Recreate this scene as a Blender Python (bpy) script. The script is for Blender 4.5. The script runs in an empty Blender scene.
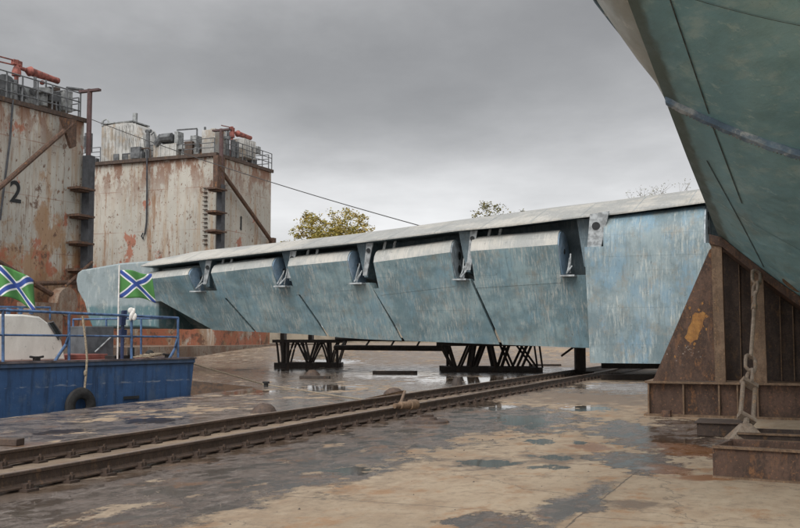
import bpy, math, random
from mathutils import Vector as V, noise as mnoise
R = random.Random(7)
C = bpy.context.scene.collection
sc = bpy.context.scene

# ------------------------------------------------------------------ frame of reference
FPX, PITCH, H = 1000.0, math.atan(0.072), 1.6       # focal length in px of an 800 px wide picture, tilt, eye height
CP, SP = math.cos(PITCH), math.sin(PITCH)
EYE = V((0, 0, H))
AC = V((0.3794, 0.9253, 0))       # along the rails, away
AS = V((-0.9253, 0.3794, 0))      # across the rails, to the left
UP = V((0, 0, 1))

def ray(x, y):
    r, u = (x-400)/FPX, (264-y)/FPX
    return V((r, CP-u*SP, SP+u*CP))
def on_plane(x, y, p, n):
    d = ray(x, y); return EYE + d*((p-EYE).dot(n)/d.dot(n))
def ground(x, y, z=0.0):
    return on_plane(x, y, V((0, 0, z)), UP)
def at_depth(x, y, Y):
    return on_plane(x, y, V((0, Y, 0)), V((0, 1, 0)))
def project(p):
    q = p-EYE; f = q.y*CP+q.z*SP; u = -q.y*SP+q.z*CP
    return 400+FPX*q.x/f, 264-FPX*u/f
def lerp(a, b, t): return a+(b-a)*t
def interp(tab, x):
    if x <= tab[0][0]: return tab[0][1]
    for (a, b), (c, d) in zip(tab, tab[1:]):
        if x <= c: return b+(d-b)*(x-a)/(c-a)
    return tab[-1][1]

# ------------------------------------------------------------------ materials
class NM:
    def __init__(s, name):
        s.m = bpy.data.materials.new(name); s.m.use_nodes = True
        s.t = s.m.node_tree; s.n = s.t.nodes; s.l = s.t.links
        s.b = s.n['Principled BSDF']; s.bump_in = None
        s.co = s.n.new('ShaderNodeTexCoord').outputs['Object']
    def put(s, sock, v):
        if isinstance(v, bpy.types.NodeSocket): s.l.new(v, sock)
        elif isinstance(v, (tuple, list)) and len(v) == 3 and sock.type == 'RGBA': sock.default_value = (*v, 1)
        else: sock.default_value = v
    def map(s, scale=(1, 1, 1), rot=0.0, loc=(0, 0, 0)):
        m = s.n.new('ShaderNodeMapping')
        if rot:                       # rotate first, then stretch
            r = s.n.new('ShaderNodeMapping'); s.l.new(s.co, r.inputs[0]); r.inputs['Rotation'].default_value = (0, 0, rot); src = r.outputs[0]
        else: src = s.co
        s.l.new(src, m.inputs[0]); m.inputs['Scale'].default_value = scale; m.inputs['Location'].default_value = loc
        return m.outputs[0]
    def noise(s, scale=(1, 1, 1), rot=0.0, loc=(0, 0, 0), detail=6, rough=.6, dist=0.0):
        t = s.n.new('ShaderNodeTexNoise'); t.inputs['Scale'].default_value = 1
        t.inputs['Detail'].default_value = detail; t.inputs['Roughness'].default_value = rough; t.inputs['Distortion'].default_value = dist
        s.l.new(s.map(scale, rot, loc), t.inputs['Vector']); return t.outputs['Fac']
    def step(s, f, lo, hi, a=0.0, b=1.0):
        r = s.n.new('ShaderNodeMapRange'); r.interpolation_type = 'SMOOTHSTEP'
        s.put(r.inputs[0], f); r.inputs[1].default_value = lo; r.inputs[2].default_value = hi
        r.inputs[3].default_value = a; r.inputs[4].default_value = b; return r.outputs[0]
    def math(s, op, a, b=0.0):
        r = s.n.new('ShaderNodeMath'); r.operation = op; s.put(r.inputs[0], a); s.put(r.inputs[1], b); return r.outputs[0]
    def mix(s, f, a, b):
        r = s.n.new('ShaderNodeMix'); r.data_type = 'RGBA'
        s.put(r.inputs[0], f); s.put(r.inputs[6], a); s.put(r.inputs[7], b); return r.outputs[2]
    def mixf(s, f, a, b):
        r = s.n.new('ShaderNodeMix'); s.put(r.inputs[0], f); s.put(r.inputs[2], a); s.put(r.inputs[3], b); return r.outputs[0]
    def sep(s, v):
        r = s.n.new('ShaderNodeSeparateXYZ'); s.l.new(v, r.inputs[0]); return r.outputs
    def done(s, col, rough=.6, metal=0.0, bump=None, dist=.02, strength=.5, spec=.4):
        s.put(s.b.inputs['Base Color'], col); s.put(s.b.inputs['Roughness'], rough); s.put(s.b.inputs['Metallic'], metal)
        s.put(s.b.inputs['Specular IOR Level'], spec)
        if bump is not None:
            b = s.n.new('ShaderNodeBump'); s.put(b.inputs['Height'], bump); b.inputs['Distance'].default_value = dist
            s.put(b.inputs['Strength'], strength); s.l.new(b.outputs[0], s.b.inputs['Normal'])
        return s.m
ROT = math.radians(22.3)

def simple(name, c, var=.35, rough=.6, scale=3.0, bump=.01, metal=0.0):
    k = NM(name); n = k.noise((scale,)*3); f = k.noise((scale*7,)*3)
    dark = tuple(x*(1-var) for x in c); lite = tuple(min(1, x*(1+var*.6)) for x in c)
    col = k.mix(k.step(n, .35, .65), dark, lite); col = k.mix(k.step(f, .6, .75, 0, .4), col, tuple(x*.5 for x in c))
    return k.done(col, rough, metal, f, bump)

def paint_streaks(name, base, dark, pale, pale_amt=.5, seed=0, rough=.5, stain=None, sz=.5, rust=.25, plates=.3, fin=.4):
    k = NM(name); L = (seed*3.1, seed*7.7, seed*1.3)
    big = k.noise((.5, .45, .55), ROT, L, 6, .65)
    col = k.mix(k.step(big, .42, .57), base, dark)
    if stain: col = k.mix(k.step(k.noise((.9, .5, .6), ROT, (L[0]+1, L[1], L[2]+4), 7, .7), .48, .60, 0, .75), col, stain)
    st = k.noise((9*sz*2, .8*sz*2, .8*sz*2), ROT, L, 8, .72)
    col = k.mix(k.step(st, .50, .60, 0, .7), col, dark)
    pa = k.noise((17, 1.9, 1.6), ROT, (L[0]+5, L[1], L[2]), 9, .75)
    pa2 = k.noise((1.1, .7, .8), ROT, (L[0], L[1]+9, L[2]), 6, .65)
    m = k.math('MULTIPLY', k.step(pa, .47, .64), k.step(pa2, .40, .58)); m = k.math('MULTIPLY', m, pale_amt)
    col = k.mix(m, col, pale)
    fine = k.noise((26, 3.2, 3.2), ROT, L, 8, .75)
    col = k.mix(k.math('MULTIPLY', k.step(fine, .52, .64, 0, fin), k.step(pa2, .42, .60, .25, 1)), col, tuple(x*1.2 for x in pale))
    fine2 = k.noise((30, 3.5, 3.5), ROT, (L[0]+9, L[1]+3, L[2]), 8, .75)
    col = k.mix(k.math('MULTIPLY', k.step(fine2, .52, .64, 0, fin*1.3), k.step(big, .40, .60, .2, 1)), col, tuple(x*.75 for x in dark))
    blot = k.noise((1.6, 1.2, 1.1), ROT, (L[0]+2, L[1]+2, L[2]), 9, .75)
    col = k.mix(k.step(blot, .50, .70, 0, rust), col, (.235, .215, .175))
    chip = k.noise((7, 6, 6), ROT, (L[0]+8, L[1]+1, L[2]), 7, .8)
    col = k.mix(k.step(chip, .60, .65, 0, .7), col, tuple(x*.55 for x in dark))
    br = k.n.new('ShaderNodeTexBrick'); br.inputs['Scale'].default_value = 1
    br.inputs['Brick Width'].default_value = 2.3; br.inputs['Row Height'].default_value = 1.3; br.inputs['Mortar Size'].default_value = .008
    cmb = k.n.new('ShaderNodeCombineXYZ'); sp = k.sep(k.map((1, 1, 1), ROT)); k.l.new(sp[0], cmb.inputs[0]); k.l.new(sp[2], cmb.inputs[1])
    k.l.new(cmb.outputs[0], br.inputs['Vector'])
    col = k.mix(k.math('MULTIPLY', k.math('MULTIPLY', br.outputs['Fac'], plates), k.step(pa2, .4, .55)), col, tuple(x*.4 for x in dark))
    bd = k.noise((.7, .7, .7), ROT, L, 2)
    h = k.math('ADD', k.math('MULTIPLY', bd, 2.5), k.math('MULTIPLY', fine, .2))
    return k.done(col, k.step(pa, .3, .7, rough-.12, rough+.2), 0, h, .06, .7)

M = {}
M['flap'] = paint_streaks('weathered_flap_paint', (.255, .35, .375), (.15, .23, .26), (.47, .48, .45), .8, 1, stain=(.19, .31, .375), rust=.6, fin=.5)
M['flap_blue'] = paint_streaks('weathered_blue_paint', (.205, .265, .285), (.125, .175, .195), (.40, .42, .395), .8, 2, sz=.35, rust=.75, stain=(.15, .25, .325), fin=.35)
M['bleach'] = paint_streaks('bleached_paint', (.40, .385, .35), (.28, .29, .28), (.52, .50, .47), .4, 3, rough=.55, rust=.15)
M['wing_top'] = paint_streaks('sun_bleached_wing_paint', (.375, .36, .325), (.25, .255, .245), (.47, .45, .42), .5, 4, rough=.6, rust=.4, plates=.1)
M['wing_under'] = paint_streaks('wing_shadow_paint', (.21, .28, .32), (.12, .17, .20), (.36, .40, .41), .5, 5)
M['cap_blue'] = paint_streaks('end_cap_blue_paint', (.33, .46, .60), (.20, .30, .41), (.52, .56, .58), .6, 6, sz=.8)
M['alloy'] = simple('pale_alloy', (.29, .31, .32), .45, .5, 5); M['cap_grey'] = simple('grey_end_cap', (.33, .37, .40), .4, .5, 4)
M['hole'] = simple('dark_opening', (.02, .022, .024), .3, .8)

def tip_mat():
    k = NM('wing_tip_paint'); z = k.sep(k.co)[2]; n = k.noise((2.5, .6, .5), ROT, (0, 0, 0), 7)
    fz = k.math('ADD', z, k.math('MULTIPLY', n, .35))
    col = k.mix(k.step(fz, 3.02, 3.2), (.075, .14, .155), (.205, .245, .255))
    col = k.mix(k.step(k.noise((5, 1.2, 1.2), ROT, (3, 3, 3), 8, .7), .5, .68, 0, .55), col, (.34, .37, .37))
    col = k.mix(k.step(k.noise((1.4,)*3, 0, (8, 3, 3), 9, .75), .48, .62, 0, .65), col, (.12, .15, .155)); col = k.mix(k.step(k.noise((3, 3, 1.2), 0, (1, 3, 3), 9, .75), .53, .63, 0, .6), col, (.36, .37, .34))
    return k.done(col, .5, 0, n, .02)
M['tip'] = tip_mat()

def hull_mat(name, base, dark, pale, stain=None):
    k = NM(name); a = k.noise((.6, .25, .6), ROT, (1, 2, 3), 6); b = k.noise((2.2, .9, 2.2), ROT-.5, (4, 1, 0), 9, .7); c = k.noise((14, 5, 14), ROT-.6, (0, 4, 0), 8, .75)
    col = k.mix(k.step(a, .35, .65), base, dark)
    col = k.mix(k.step(b, .48, .68, 0, .65), col, pale)
    col = k.mix(k.step(c, .55, .72, 0, .35), col, tuple(x*.55 for x in base))
    sp = k.noise((40, 40, 40), 0, (0, 0, 0), 3); col = k.mix(k.step(sp, .68, .73, 0, .6), col, (.05, .055, .045))
    col = k.mix(k.step(k.noise((.8, .5, .8), ROT, (9, 9, 1), 8, .7), .55, .68, 0, .3), col, (.27, .27, .20))
    col = k.mix(k.step(k.noise((5, 1.1, 5), ROT+.5, (2, 9, 1), 9, .75), .53, .62, 0, .5), col, dark); col = k.mix(k.step(k.noise((3, 3, 3), 0, (2, 2, 1), 9, .8), .57, .62, 0, .5), col, tuple(x*1.15 for x in pale))
    if stain:
        w = k.sep(k.map((1, 1, 1), ROT))[0]; q = k.math('ADD', w, k.math('ADD', k.math('MULTIPLY', k.math('SUBTRACT', k.noise((4, 1.2, 4), ROT, (7, 7, 7), 8, .7), .5), .22), k.math('MULTIPLY', k.math('SUBTRACT', a, .5), .2)))
        col = k.mix(k.step(q, .13, .24, .93, 0), col, stain); col = k.mix(k.step(k.math('ADD', q, k.math('MULTIPLY', b, .6)), .3, .9, .45, 0), col, stain)
    return k.done(col, k.step(b, .3, .7, .38, .6), 0, k.math('ADD', k.math('MULTIPLY', k.noise((1.5, .9, 1.5), ROT, (3, 6, 2), 2), 3), k.math('MULTIPLY', c, .3)), .05, .7)
M['hull'] = hull_mat('green_hull_paint', (.28, .50, .54), (.185, .375, .43), (.43, .58, .57), (.085, .115, .095))
M['hull_dark'] = hull_mat('algae_stained_hull_edge', (.105, .145, .115), (.07, .105, .09), (.17, .21, .165))
M['hull_side'] = hull_mat('skylit_hull_side_paint', (.42, .42, .37), (.30, .31, .27), (.52, .52, .47))  # pale tone: skylight on the outward hull side put into the colour
M['strip'] = hull_mat('scuffed_blue_strip', (.22, .33, .43), (.09, .15, .22), (.60, .62, .60))

def dock_mat(name, rot, ex=0.0):
    k = NM(name); z = k.sep(k.co)[2]
    big = k.noise((.25, .25, .12), rot, (0, 0, 0), 5)
    col = k.mix(k.step(big, .35, .65), (.425, .405, .36), (.335, .325, .29))
    pat = k.step(k.noise((.22, .22, .16), rot, (9, 1, 5), 6, .65), .42-ex, .60-ex)
    stx = k.noise((1.6, 1.6, .09), rot, (2, 0, 0), 7, .7)
    amt = k.step(z, 0, 14, .95, .55)
    col = k.mix(k.math('MULTIPLY', k.step(stx, .49, .62), k.math('MULTIPLY', amt, k.mixf(pat, .35, .95))), col, (.29, .19, .105))
    st2 = k.noise((4.5, 4.5, .35), rot, (7, 0, 3), 9, .8)
    col = k.mix(k.math('MULTIPLY', k.step(st2, .54, .64, 0, .8), k.mixf(pat, .35, .95)), col, (.15, .085, .05))
    exr = k.noise((.5, .5, .3), rot, (2, 8, 1), 9, .72); col = k.mix(k.step(k.math('ADD', exr, k.step(z, 1, 13, .06+ex*.9, -.10)), .50, .60, 0, .8), col, (.27, .15, .07))
    st3 = k.noise((.8, .8, .12), rot, (3, 3, 9), 8, .75); col = k.mix(k.math('MULTIPLY', k.step(k.math('ADD', st3, k.step(z, 0, 12, .10, -.05)), .52, .62), .75), col, (.22, .115, .055))
    # red patches
    pr = k.noise((.55, .55, .4), rot, (4, 9, 2), 8, .7); prz = k.math('ADD', pr, k.step(z, 0, 11, .10+ex*.2, -.05))
    col = k.mix(k.step(prz, .55, .60, 0, .85), col, (.30, .10, .055))
    pd = k.noise((.9, .9, .7), rot, (1, 5, 8), 9, .75); pdz = k.math('ADD', pd, k.step(z, 0, 9, .05+ex*.3, -.03))
    col = k.mix(k.step(pdz, .565, .61, 0, .9), col, (.11, .06, .04))
    # rust under the deck edge
    edge = k.math('MULTIPLY', k.step(z, 11.3, 15.2), k.step(k.noise((1.1, 1.1, .5), rot, (6, 6, 6), 7, .7), .44, .55))
    col = k.mix(k.math('MULTIPLY', edge, .9), col, (.17, .08, .045))
    # welded plate joints
    wz = k.math('FRACT', k.math('MULTIPLY', z, .31)); wl = k.math('MULTIPLY', k.step(wz, .0, .022, 1, 0), k.step(k.noise((.4, .4, 2), rot), .4, .6, .15, .9))
    col = k.mix(wl, col, (.20, .085, .05))
    x = k.sep(k.map((1, 1, 1), rot)); 
    for a in (0, 1):
        f = k.math('FRACT', k.math('MULTIPLY', x[a], .42)); col = k.mix(k.math('MULTIPLY', k.step(f, 0, .03, .35, 0), pat), col, (.17, .10, .06))
    spk = k.noise((5, 5, 3), rot, (0, 0, 0), 5); col = k.mix(k.step(spk, .60, .65, 0, .9), col, (.15, .08, .05))
    buckle = k.math('ADD', k.noise((.8, .8, .6), rot, (0, 0, 0), 2), k.math('MULTIPLY', pd, .15))
    return k.done(col, .7, 0, buckle, .12, .6)
M['dock'] = dock_mat('rusty_dock_plating', ROT); M['dock2'] = dock_mat('orange_rusted_dock_plating', ROT, .16)

def rust_mat(name, a, b, c, sc_=3.0, rough=.75):
    k = NM(name); n = k.noise((sc_, sc_, sc_*.5), 0, (1, 1, 1), 9, .75); f = k.noise((sc_*8,)*3, 0, (0, 0, 0), 7, .75)
    st = k.noise((sc_*3, sc_*3, sc_*1.0), 0, (5, 2, 1), 9, .75); g = k.noise((sc_*.5,)*3, 0, (3, 1, 4), 5, .6)
    col = k.mix(k.step(n, .42, .56), a, b); col = k.mix(k.step(g, .45, .62, 0, .6), col, tuple(x*.6 for x in a))
    col = k.mix(k.step(st, .54, .64, 0, .5), col, c); col = k.mix(k.step(n, .56, .64, 0, .85), col, c)
    col = k.mix(k.step(f, .54, .62, 0, .65), col, tuple(x*.4 for x in a)); col = k.mix(k.step(f, .42, .36, 0, .6), col, tuple(x*1.5 for x in c))
    return k.done(col, k.step(n, .3, .7, rough-.15, rough+.1), 0, k.math('ADD', n, k.math('MULTIPLY', f, .5)), .015, .8)
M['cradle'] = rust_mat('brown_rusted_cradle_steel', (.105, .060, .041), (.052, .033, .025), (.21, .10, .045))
M['cradle_lit'] = rust_mat('lit_ochre_rusted_steel', (.19, .125, .08), (.115, .072, .045), (.28, .17, .09), 4)  # lighter copy of the cradle rust: light on posts and flanges put into colour
M['chain'] = rust_mat('dry_grey_brown_chain', (.27, .215, .165), (.18, .135, .10), (.33, .21, .12), 7)
M['rust'] = rust_mat('dark_rusted_steel', (.075, .05, .038), (.045, .033, .028), (.13, .075, .04))
M['rail'] = rust_mat('rail_rust', (.085, .056, .04), (.055, .038, .03), (.14, .085, .05), 5, .55)
M['railtop'] = simple('worn_rail_head', (.16, .115, .085), .35, .38, 6)
M['truss'] = rust_mat('black_truss_steel', (.040, .030, .024), (.024, .019, .017), (.075, .045, .03))
M['redrust'] = rust_mat('red_rust', (.20, .07, .04), (.13, .05, .035), (.26, .11, .06), 1.5)
M['pontoon'] = rust_mat('brown_rusted_pontoon_side', (.20, .12, .08), (.26, .21, .165), (.15, .07, .04), .9)
M['yellow'] = rust_mat('worn_ochre_patch', (.38, .185, .05), (.27, .125, .04), (.13, .07, .045), 9)
M['pole'] = simple('dark_grey_fender_steel', (.045, .048, .055), .35, .6)
M['pole_red'] = rust_mat('purple_rust_pole', (.09, .05, .05), (.06, .04, .04), (.14, .07, .05))
M['monitor'] = simple('faded_red_paint', (.22, .07, .055), .5, .65, 4)
M['grey'] = simple('grey_machine_paint', (.22, .23, .23), .45, .55, 3)
M['greyd'] = simple('dark_machine_paint', (.09, .095, .10), .45, .55, 3)
M['house'] = paint_streaks('streaked_house_paint', (.40, .40, .385), (.26, .26, .25), (.5, .49, .46), .4, 11, stain=(.23, .17, .11), rust=.6)
M['seam'] = simple('grimy_plate_seam', (.06, .075, .07), .5, .8, 6)
M['grit_pale'] = simple('flaked_primer', (.24, .20, .17), .5, .9, 9)
M['wire'] = simple('wire', (.035, .033, .032), .3, .6)
M['rope'] = simple('weathered_rope', (.27, .22, .16), .4, .9, 25)
M['black'] = simple('black_rubber', (.022, .021, .021), .4, .75, 8)

def boat_mat():
    k = NM('worn_blue_boat_paint'); n = k.noise((.8, .8, 1.4), 0, (0, 0, 0), 6); s_ = k.noise((5, 5, .5), 0, (3, 0, 0), 7, .7); f = k.noise((14, 14, 9), 0, (0, 0, 0), 6, .7)
    col = k.mix(k.step(n, .35, .65), (.030, .072, .165), (.040, .092, .205))
    col = k.mix(k.step(s_, .48, .62, 0, .75), col, (.022, .042, .085)); col = k.mix(k.step(k.noise((2.2, 2.2, 1.6), 0, (1, 7, 0), 9, .75), .52, .64, 0, .6), col, (.075, .11, .17))
    col = k.mix(k.step(f, .60, .70, 0, .6), col, (.12, .17, .25))
    z = k.math('SUBTRACT', k.sep(k.co)[2], .95); zz = k.math('ADD', z, k.math('MULTIPLY', k.noise((1.2, 1.2, 1.2), 0, (0, 0, 0), 6), .12))
    band = k.math('MULTIPLY', k.math('MULTIPLY', k.step(zz, .37, .385), k.step(zz, .41, .425, 1, 0)), k.step(k.noise((3, 3, 9), 0, (9, 0, 0), 5), .48, .6))
    col = k.mix(k.math('MULTIPLY', band, .5), col, (.26, .29, .33))
    col = k.mix(k.step(z, .72, .84, 0, .5), col, (.055, .07, .09))
    return k.done(col, .5, 0, n, .05, .5)
M['boat'] = boat_mat()
M['boat_rail'] = simple('blue_railing_paint', (.06, .115, .225), .45, .45, 6)
M['boat_deck'] = simple('red_deck_paint', (.21, .075, .06), .4, .65, 2)
M['cabin'] = paint_streaks('off_white_cabin_paint', (.66, .65, .60), (.60, .59, .54), (.70, .69, .65), .2, 12, rust=.05, plates=0, fin=.08)
M['window'] = simple('dark_cabin_glass', (.03, .034, .036), .2, .15)
M['white'] = simple('white_cloth', (.62, .60, .57), .2, .9, 9)
M['bark'] = simple('bark', (.085, .07, .055), .4, .9, 4)
def leaf(name, a, b):
    k = NM(name); n = k.noise((.7,)*3, 0, (0, 0, 0), 3); f = k.noise((6,)*3, 0, (0, 0, 0), 2)
    col = k.mix(k.step(n, .38, .62), a, b); col = k.mix(k.step(f, .45, .65, 0, .6), col, tuple(x*.6 for x in a))
    k.b.inputs['Transmission Weight'].default_value = 0
    return k.done(col, .7)
M['leaf'] = leaf('autumn_leaves', (.24, .21, .045), (.31, .22, .045))
M['leaf2'] = leaf('olive_leaves', (.12, .115, .04), (.17, .14, .05))
M['twig'] = simple('grey_twigs', (.20, .19, .175), .3, .9)
M['water'] = None
k = NM('harbour_water'); n = k.noise((1.5, 1.5, 1.5), 0, (0, 0, 0), 4)
M['water'] = k.done((.02, .028, .028), .08, 0, n, .03, .4, .5)
k = NM('quay_wall_face'); n = k.noise((1.2, 1.2, 3), 0, (0, 0, 0), 8, .7)
M['quay'] = k.done(k.mix(k.step(n, .4, .62), (.13, .075, .045), (.055, .04, .032)), .8, 0, n, .05)

# ------------------------------------------------------------------ ground material
def ground_mat():
    k = NM('wet_stained_concrete')
    wv = k.sep(k.map((1, 1, 1), ROT)); w, u = wv[0], wv[1]
    nb = k.noise((.33, .12, 1), ROT, (0, 0, 0), 6, .62); nm = k.noise((1.3, .8, 1), ROT, (3, 1, 0), 8, .65); nf = k.noise((9, 7, 1), ROT, (0, 5, 0), 8, .72)
    ng = k.noise((45, 45, 1), 0, (0, 0, 0), 4, .7); nl = k.noise((9, 2.0, 1), ROT, (2, 2, 0), 9, .75)
    nq = k.noise((3.4, 2.4, 1), ROT, (8, 2, 0), 9, .72)
    # dry concrete
    dry = k.mix(k.step(nb, .38, .60), (.36, .28, .195), (.265, .20, .135))
    dry = k.mix(k.step(nm, .48, .64, 0, .6), dry, (.24, .165, .105))
    dry = k.mix(k.step(nq, .50, .62, 0, .35), dry, (.39, .32, .235)); dry = k.mix(k.step(nq, .46, .36, 0, .5), dry, (.20, .145, .10))
    dry = k.mix(k.step(nf, .5, .64, 0, .5), dry, (.165, .125, .09))
    dry = k.mix(k.step(k.noise((1.6, .9, 1), ROT, (7, 7, 0), 9, .74), .51, .64, 0, .75), dry, (.26, .14, .065))
    dry = k.mix(k.step(ng, .6, .75, 0, .35), dry, (.42, .37, .31))
    # wet, worn surface
    nw = k.noise((2.1, 1.3, 1), ROT, (6, 4, 0), 10, .74); nx = k.noise((6, 4.5, 1), ROT, (1, 9, 0), 10, .78)
    wet = k.mix(k.step(nw, .42, .57), (.050, .035, .025), (.165, .132, .112))
    wet = k.mix(k.step(nx, .51, .60, 0, .7), wet, (.20, .165, .145)); wet = k.mix(k.step(nx, .48, .40, 0, .75), wet, (.055, .040, .033))
    wet = k.mix(k.step(ng, .54, .66, 0, .45), wet, (.04, .030, .025)); wet = k.mix(k.step(k.noise((22, 18, 1), 0, (3, 3, 0), 6, .8), .57, .63, 0, .7), wet, (.30, .265, .235))
    wet = k.mix(k.step(k.noise((1.1, .8, 1), ROT, (5, 8, 0), 9, .75), .53, .62, 0, .8), wet, (.19, .10, .05))
    wet = k.mix(k.step(nl, .55, .61, 0, .6), wet, (.27, .235, .21)); film = k.step(k.math('ADD', nw, k.math('MULTIPLY', k.math('SUBTRACT', nx, .5), .25)), .49, .465); wet = k.mix(k.math('MULTIPLY', film, .7), wet, (.045, .032, .023))
    ww = k.math('ADD', w, k.math('ADD', k.math('MULTIPLY', k.math('SUBTRACT', nb, .5), 3.0), k.math('ADD', k.math('MULTIPLY', k.math('SUBTRACT', nm, .5), 3.4), k.math('MULTIPLY', k.math('SUBTRACT', nq, .5), 2.0))))
    band = k.math('MULTIPLY', k.step(ww, -8.3, -7.7), k.step(ww, -5.15, -4.75, 1, 0))
    band = k.math('MULTIPLY', band, k.step(k.math('ADD', u, k.math('MULTIPLY', nb, 5)), 20.5, 22.5, 1, 0))
    # holes of dry concrete inside the band
    band = k.math('MULTIPLY', band, k.step(k.noise((.9, .5, 1), ROT, (11, 3, 0), 9, .72), .575, .605, 1, .1))
    left = k.math('MULTIPLY', k.step(w, -9.4, -10.1), k.step(k.math('ADD', nm, k.math('MULTIPLY', nb, .6)), .84, .90))
    left = k.math('SUBTRACT', 1, left); left = k.math('MULTIPLY', left, k.step(w, -9.3, -9.9)); left = k.math('MULTIPLY', left, k.step(k.math('ADD', u, k.math('MULTIPLY', nm, 8)), 48, 60, 1, .5))
    track = k.math('MULTIPLY', k.math('MULTIPLY', k.step(w, -9.75, -9.5), k.step(w, -7.35, -7.1, 1, 0)), k.step(nm, .4, .52, .6, 1))
    wetm = k.math('MAXIMUM', band, left)
    soft = k.math('MULTIPLY', k.step(ww, -4.9, -3.7, 1, 0), k.step(ww, -8, -7.4)); soft = k.math('MULTIPLY', soft, k.step(nx, .42, .56)); dry = k.mix(k.math('MULTIPLY', soft, .55), dry, (.17, .125, .085))
    # named wet patches and puddles: centre and radii on the ground
    def ell(lst, soft=.25, nz=.9):
        out = None
        for (x, y, rx, ry) in lst:
            p = ground(x, y); a = rx*p.y/FPX; b = ry*p.y*p.y/(FPX*H)
            mp = k.n.new('ShaderNodeMapping'); k.l.new(k.co, mp.inputs[0])
            mp.inputs['Scale'].default_value = (1/a, 1/b, 0); mp.inputs['Location'].default_value = (-p.x/a, -p.y/b, 0)
            ln = k.n.new('ShaderNodeVectorMath'); ln.operation = 'LENGTH'; k.l.new(mp.outputs[0], ln.inputs[0])
            out = ln.outputs['Value'] if out is None else k.math('MINIMUM', out, ln.outputs['Value'])
        d = k.math('ADD', out, k.math('MULTIPLY', k.math('SUBTRACT', nm, .5), nz*2.4)); d = k.math('ADD', d, k.math('MULTIPLY', k.math('SUBTRACT', nq, .5), nz*3.2)); d = k.math('ADD', d, k.math('MULTIPLY', k.math('SUBTRACT', nf, .5), nz*.7))
        return k.step(d, 1-soft*.5, 1+soft*.5, 1, 0)
    patch = ell([(655, 436, 62, 17), (640, 462, 38, 11), (505, 416, 75, 13), (455, 410, 60, 9), (690, 388, 130, 7), (500, 524, 52, 9), (575, 507, 26, 7), (700, 428, 40, 9), (300, 376, 110, 6), (470, 385, 90, 7)], .2)
    rustp = ell([(685, 449, 27, 8), (668, 470, 20, 5), (700, 478, 26, 3.0), (590, 447, 20, 4)], .5)
    pud = ell([(488, 463, 26, 3.6), (541, 467, 17, 2.4), (550, 457, 15, 2.8), (543, 442, 13, 2.4), (579, 443, 8, 2), (585, 408, 20, 3), (520, 421, 26, 5), (480, 404, 28, 4),
               (300, 368, 40, 3), (395, 374, 45, 3), (470, 380, 50, 3.5), (225, 367, 28, 3), (330, 363, 25, 2), (560, 385, 26, 2.5), (352, 470, 20, 3), (330, 388, 30, 3),
               (150, 420, 26, 3), (60, 432, 24, 3), (675, 440, 20, 4), (250, 392, 25, 2.5)], .10, 1.5)
    jw = k.math('MULTIPLY', k.step(k.math('ADD', k.math('ABSOLUTE', k.math('ADD', w, 2.12)), k.math('MULTIPLY', k.math('SUBTRACT', nm, .5), .9)), .10, .22, 1, 0), k.step(k.math('ADD', u, k.math('MULTIPLY', nq, 3)), 12, 13, 1, 0))
    wetm = k.math('MAXIMUM', wetm, k.math('MAXIMUM', patch, jw))
    col = k.mix(wetm, dry, wet)
    col = k.mix(k.math('MULTIPLY', track, .75), col, (.12, .085, .06))
    damp = ell([(488, 463, 40, 6), (550, 458, 28, 6), (330, 366, 170, 11), (470, 368, 170, 10), (590, 395, 120, 10), (640, 505, 30, 4)], .8, 1.2)
    col = k.mix(k.math('MULTIPLY', damp, .75), col, (.105, .075, .054))
    # slab joints
    for w0, wd in ((-1.95, .007), (3.1, .009), (-13.2, .02)):
        j = k.math('ABSOLUTE', k.math('SUBTRACT', k.math('ADD', w, k.math('MULTIPLY', k.math('SUBTRACT', nl, .5), .10)), w0)); jm = k.step(j, wd*.4, wd*2, 1, 0)
        col = k.mix(k.math('MULTIPLY', jm, .85), col, (.07, .055, .045))
    uf = k.math('ABSOLUTE', k.math('SUBTRACT', k.math('FRACT', k.math('MULTIPLY', k.math('ADD', u, k.math('MULTIPLY', nf, .05)), 1/6.0)), .5)); col = k.mix(k.step(uf, .0015, .004, .5, 0), col, (.09, .07, .055))
    vor = k.n.new('ShaderNodeTexVoronoi'); vor.feature = 'DISTANCE_TO_EDGE'; vor.inputs['Scale'].default_value = 1
    wob = k.n.new('ShaderNodeVectorMath'); wob.operation = 'ADD'; k.l.new(k.map((.33, .33, 1), .4), wob.inputs[0])
    cx = k.n.new('ShaderNodeCombineXYZ'); k.l.new(k.math('MULTIPLY', nm, .5), cx.inputs[0]); k.l.new(k.math('MULTIPLY', nf, .2), cx.inputs[1]); k.l.new(cx.outputs[0], wob.inputs[1])
    k.l.new(wob.outputs[0], vor.inputs['Vector'])
    crk = k.step(vor.outputs['Distance'], .001, .005, .55, 0); col = k.mix(crk, col, (.09, .07, .055))
    col = k.mix(k.math('MULTIPLY', rustp, .85), col, (.20, .075, .018))
    col = k.mix(k.math('MULTIPLY', pud, .85), col, (.05, .036, .025))
    # roughness: dry .85, wet patchy gloss, puddle mirror
    wr = k.step(k.math('ADD', nw, k.math('MULTIPLY', nx, .3)), .52, .70, .50, .10)
    rough = k.mixf(wetm, .85, wr); rough = k.mixf(k.math('MULTIPLY', rustp, .8), rough, .16); rough = k.mixf(k.math('MULTIPLY', damp, .5), rough, .4); fm = k.math('MULTIPLY', film, wetm); rough = k.mixf(fm, rough, .07); rough = k.mixf(pud, rough, .06)
    hgt = k.math('ADD', k.math('MULTIPLY', k.math('ADD', nm, k.math('MULTIPLY', nx, wetm)), .5), k.math('ADD', k.math('MULTIPLY', nf, k.mixf(wetm, .25, 1.0)), k.math('MULTIPLY', ng, k.mixf(wetm, .10, .55))))
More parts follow.
